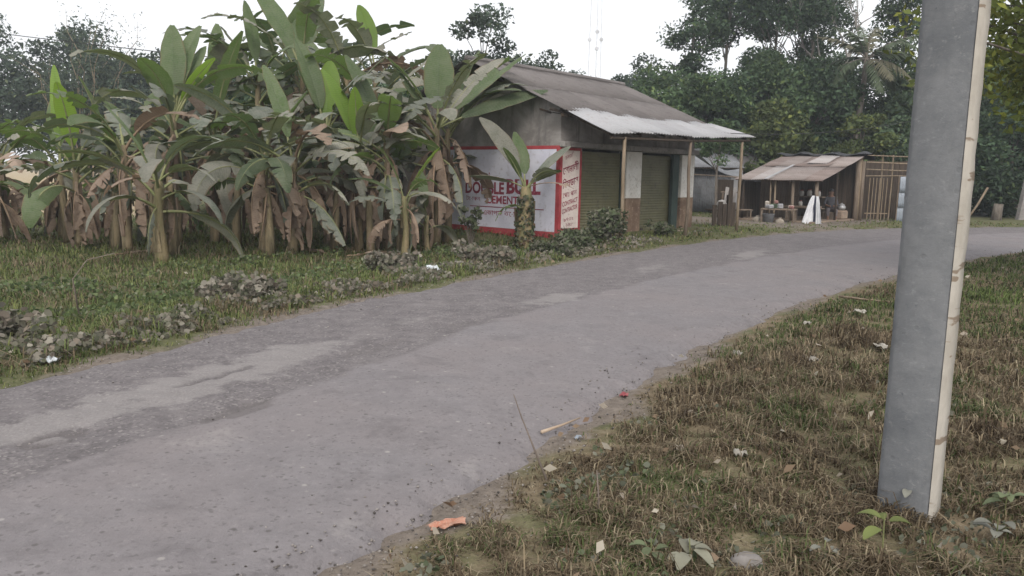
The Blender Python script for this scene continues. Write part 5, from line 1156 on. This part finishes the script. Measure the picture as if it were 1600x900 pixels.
bush(6, 'low green bush between sign and road', 1.35, 17.2, .5, .26, 800, .085, mixp)
bush(7, 'slender weed sapling in front of the painted lettering', -1.05, 19.9, .3, 1.2, 260, .10, mixp, 'sapling', 'sapling')
bush(8, 'low bush by the second shutter post', 3.9, 21.1, .4, .3, 420, .08, mixp)
bush(9, 'dusty mound of creeper at the left road edge, nearest the camera', -4.6, 7.2, .55, .2, 800, .08, dusty)
bush(10, 'dusty mound of creeper left of the brown bank', -3.35, 9.9, .5, .2, 800, .08, dusty)
# ivy on the banana trunk
iv = thing('ivy', 'ivy leaves wrapped round the banana trunk before the sign', 'ivy', (.28, 19.7, gz1(.28, 19.7)))
rs = np.random.RandomState(5); n = 620; k = rs.rand(n); an = rs.uniform(0, 6.28, n); rr = .235-.09*k+rs.uniform(-.02, .05, n)
C = np.stack([rr*np.cos(an), rr*np.sin(an), k*1.3], 1); c = np.array(mixp+[(.13, .09, .06)])[rs.randint(0, 5, n)]*rs.uniform(.7, 1.2, (n, 1)); V, F, cc = leaf_cloud(C, .09, rs, c, .2, .8); obj('foliage', np_mesh('foliage', V, F, col=cc, mats=[M_weed]), iv)

# broad-leaved weeds near the camera
M_bl = leafmat('broad_leaf', trans=.2, rough=.7)
def weed(seed, label, x, y, nlv, ls, h, col, cat='weed'):
    rg = random.Random(seed); t = thing('broadleaf_weed', label, cat, (x, y, gz1(x, y)), rg.uniform(0, 6), 'broad leaved weeds on the right verge')
    top = []
    for i in range(nlv):
        az = i*2.4+rg.uniform(-.3, .3); L = ls*rg.uniform(.7, 1.2); W = L*.62; n = 7; V = []; el = R(rg.uniform(5, 45)); z0 = h*rg.uniform(.45, 1.0)
        for k in range(n+1):
            u = k/n; w = W*.5*math.sin(math.pi*min(u*.92+.05, 1))**.7; th = el-1.0*u; xx = L*u*math.cos(el-.5*u)+.02; zz = L*u*math.sin(el-.6*u)
            for s in (-1, 0, 1): V.append((xx, s*w, zz+abs(s)*w*.25))
        F = [(k*3+j, k*3+j+1, k*3+j+4, k*3+j+3) for k in range(n) for j in (0, 1)]; nn = len(V); V += [(a, b_, c_-.002) for a, b_, c_ in V]; F += [tuple(q+nn for q in reversed(f)) for f in F]
        cc = np.array(col)*rg.uniform(.75, 1.2); obj('leaf', np_mesh('leaf', V, F, col=np.tile(cc, (len(V), 1)), smooth_=True, mats=[M_bl]), t, None, (0, 0, z0), (0, 0, az))
    MB().tube([(0, 0, -.02), (.005, 0, h*.5), (0, .004, h)], [.004, .003, .002], 5).build('stalk', M_rib, t)
pg = (.24, .235, .18); gg = (.13, .155, .085); yg = (.15, .175, .06); ds = (.20, .20, .17)
for a in ((1, 'pale broad leaved weed at the bottom edge', .72, 2.97, 6, .085, .13, pg), (2, 'weed with grey green leaves touching the pole base', 1.88, 3.58, 5, .07, .16, ds), (3, 'yellow green weed left of the pole base', 1.60, 3.22, 4, .085, .15, yg),
          (4, 'dusty weed at the bottom right corner', 2.12, 3.28, 7, .07, .12, ds), (5, 'green weed right of the pole base', 2.32, 3.55, 6, .07, .12, gg), (6, 'grey weed at the bottom edge below the pole', 1.28, 3.05, 7, .045, .10, ds), (7, 'green weed left of the pale bottom weed', .58, 3.02, 5, .06, .10, gg)): weed(*a)
# dry twigs
M_twig = simple('dry_twig', (.13, .105, .09), (.20, .165, .14), 4, None, .9, .2)
def twig(name, label, pts, r_, mt=M_twig, cat='twig'):
    o = MB().tube(pts, [r_*(1-.6*i/(len(pts)-1)) for i in range(len(pts))], 5).build(name, mt, None, smooth_=True); tag(o, label, cat)
twig('upright_twig', 'thin dry twig sticking up over the road edge', [(.20, 3.95, .04), (.12, 4.0, .22), (.06, 4.02, .36), (.02, 4.03, .47)], .006)
twig('dry_stalk', 'forked dry stalk in the grass right of the orange rag', [(.40, 3.42, .03), (.41, 3.42, .16), (.395, 3.42, .30)], .006)
twig('fallen_stick', 'pale stick lying at the right road edge', [(.20, 4.74, .035), (.33, 4.87, .04), (.46, 5.02, .045)], .012, simple('pale_stick', (.30, .23, .17), (.38, .30, .23), 5, None, .9, .2), 'stick')
twig('grass_stick', 'straw coloured stick lying in grass left of the pole', [(4.3, 10.4, .1), (4.55, 10.15, .1), (4.8, 9.9, .11)], .018, M_bamb, 'stick')
twig('arched_stalk', 'arched dry grass stalk in the left verge', [(-5.0, 9.1, -.1), (-5.05, 9.1, .3), (-4.9, 9.15, .52), (-4.6, 9.2, .6)], .010)
# litter
def rag(name, label, x, y, w, d, h, mat, seed, cat='litter', z=None):
    rs = np.random.RandomState(seed); n = 7; V = []
    for j in range(n):
        for i in range(n):
            u, v_ = i/(n-1)-.5, j/(n-1)-.5; e = 1-.5*max(abs(u), abs(v_)); V.append((u*w*(1+rs.uniform(-.15, .15)), v_*d*(1+rs.uniform(-.2, .2)), h*e*rs.uniform(.15, 1)))
    nn = len(V); V += [(a, b_, c_-.004) for a, b_, c_ in V]
    F = [(j*n+i, j*n+i+1, (j+1)*n+i+1, (j+1)*n+i) for j in range(n-1) for i in range(n-1)]; F += [tuple(q+nn for q in reversed(f)) for f in F]
    o = obj(name, np_mesh(name, V, F, mats=[mat]), None, None, (x, y, (gz1(x, y) if z is None else z)+.01), (0, 0, rs.uniform(0, 3))); tag(o, label, cat, None); return o
M_pl = simple('white_plastic', (.48, .51, .53), (.58, .61, .63), 8, None, .4, .1); M_or = simple('orange_rag', (.34, .15, .10), (.40, .23, .17), 14, (.38, .29, .24), .9, .2); M_rd = simple('red_wrapper', (.24, .05, .06), (.30, .09, .09), 14, None, .5, .1); M_pa = simple('dirty_paper', (.27, .25, .215), (.36, .34, .30), 9, None, .9, .1)
rag('plastic_bag', 'white plastic bag among the dusty creepers', -1.3, 13.0, .28, .2, .16, M_pl, 1)
rag('plastic_scrap', 'white plastic scrap at the left road edge', -3.72, 6.3, .13, .10, .08, M_pl, 2)
o = rag('orange_rag', 'crumpled orange rag at the near road edge', -.27, 3.45, .17, .06, .035, M_or, 3); o.rotation_euler[2] = R(25)
rag('red_wrapper', 'red wrapper at the right road edge beyond the stick', .84, 5.72, .09, .05, .03, M_rd, 4)
rag('blue_wrapper', 'small pale blue wrapper beside the fallen stick', .42, 4.72, .045, .03, .02, M_bluetin, 5)
rag('white_sheet', 'white plastic sheet on the far right verge', 10.9, 15.6, .5, .25, .08, M_pl, 6); rag('torn_paper', 'torn paper lying below the white sheet, right verge', 10.1, 14.5, .45, .2, .06, M_pa, 7)
for k, (x, y, s, lab) in enumerate(((2.55, 6.6, .08, 'scrap of paper in grass left of the pole, nearest'), (3.35, 7.1, .10, 'paper scrap halfway between road and pole'), (3.1, 6.2, .07, 'small paper scrap by the pole, mid verge'), (3.15, 8.4, .07, 'paper scrap near the grass stick'), (3.9, 7.6, .13, 'larger paper scrap touching the pole outline'), (2.0, 6.9, .07, 'paper scrap close to the road edge, mid verge'), (4.1, 9.3, .09, 'paper scrap below the bend'), (1.25, 4.15, .05, 'pale scrap in grass right of the stick'), (5.1, 19.6, .14, 'white scrap on the grass before the second shutter'), (6.9, 21.6, .16, 'white scrap at the road edge before the shop end'))):
    rag('paper_scrap', lab, x, y, s*1.4, s, .05, M_pa, 40+k).location.z += .03
# flat stone half buried at the bottom edge
o = lathe([(.02, -.03), (.075, -.01), (.07, .05), (.045, .075), (.01, .08)], 9).build('stone', M_cem, None, (.96, 3.02, gz1(.96, 3.02)), (.3, .2, 0), smooth_=True); o.scale = (1, .6, .9); tag(o, 'grey stone in the grass at the bottom edge', 'stone')
# dead leaf on the ground under the grove
rng = random.Random(5)
for k, (x, y, az, lab) in enumerate(((-3.6, 17.3, .3, 'tan dead banana leaf lying before the grove middle'), (-4.0, 17.6, 2.6, 'brown dead banana leaf lying under the grove'), (-8.3, 16.6, .9, 'dead banana leaf lying in the left grass'))):
    o = obj('fallen_banana_leaf', banana_leaf(rng, 1.3, .3, .05, .1, R(25), .2, 'tan' if k != 1 else 'dry', crumple=.08, n=12), None, None, (x, y, gz1(x, y)+.06), (0, 0, az)); tag(o, lab, 'leaf')

# ------------------------------------------------------------------ evening haze in the air
hz = MB().box(-160, 160, -40, 175, -1.5, 64).build('haze', None)
hz.data.materials.clear(); m = bpy.data.materials.new('pale_haze'); m.use_nodes = True; nt = m.node_tree; nt.nodes.clear()
ho = nt.nodes.new('ShaderNodeOutputMaterial'); hv = nt.nodes.new('ShaderNodeVolumePrincipled')
hv.inputs['Color'].default_value = (.86, .92, 1, 1); hv.inputs['Density'].default_value = .0014; hv.inputs['Anisotropy'].default_value = .2
nt.links.new(hv.outputs[0], ho.inputs['Volume']); hz.data.materials.append(m)
tag(hz, 'thin pale evening haze filling the air', 'haze', None, 'stuff')
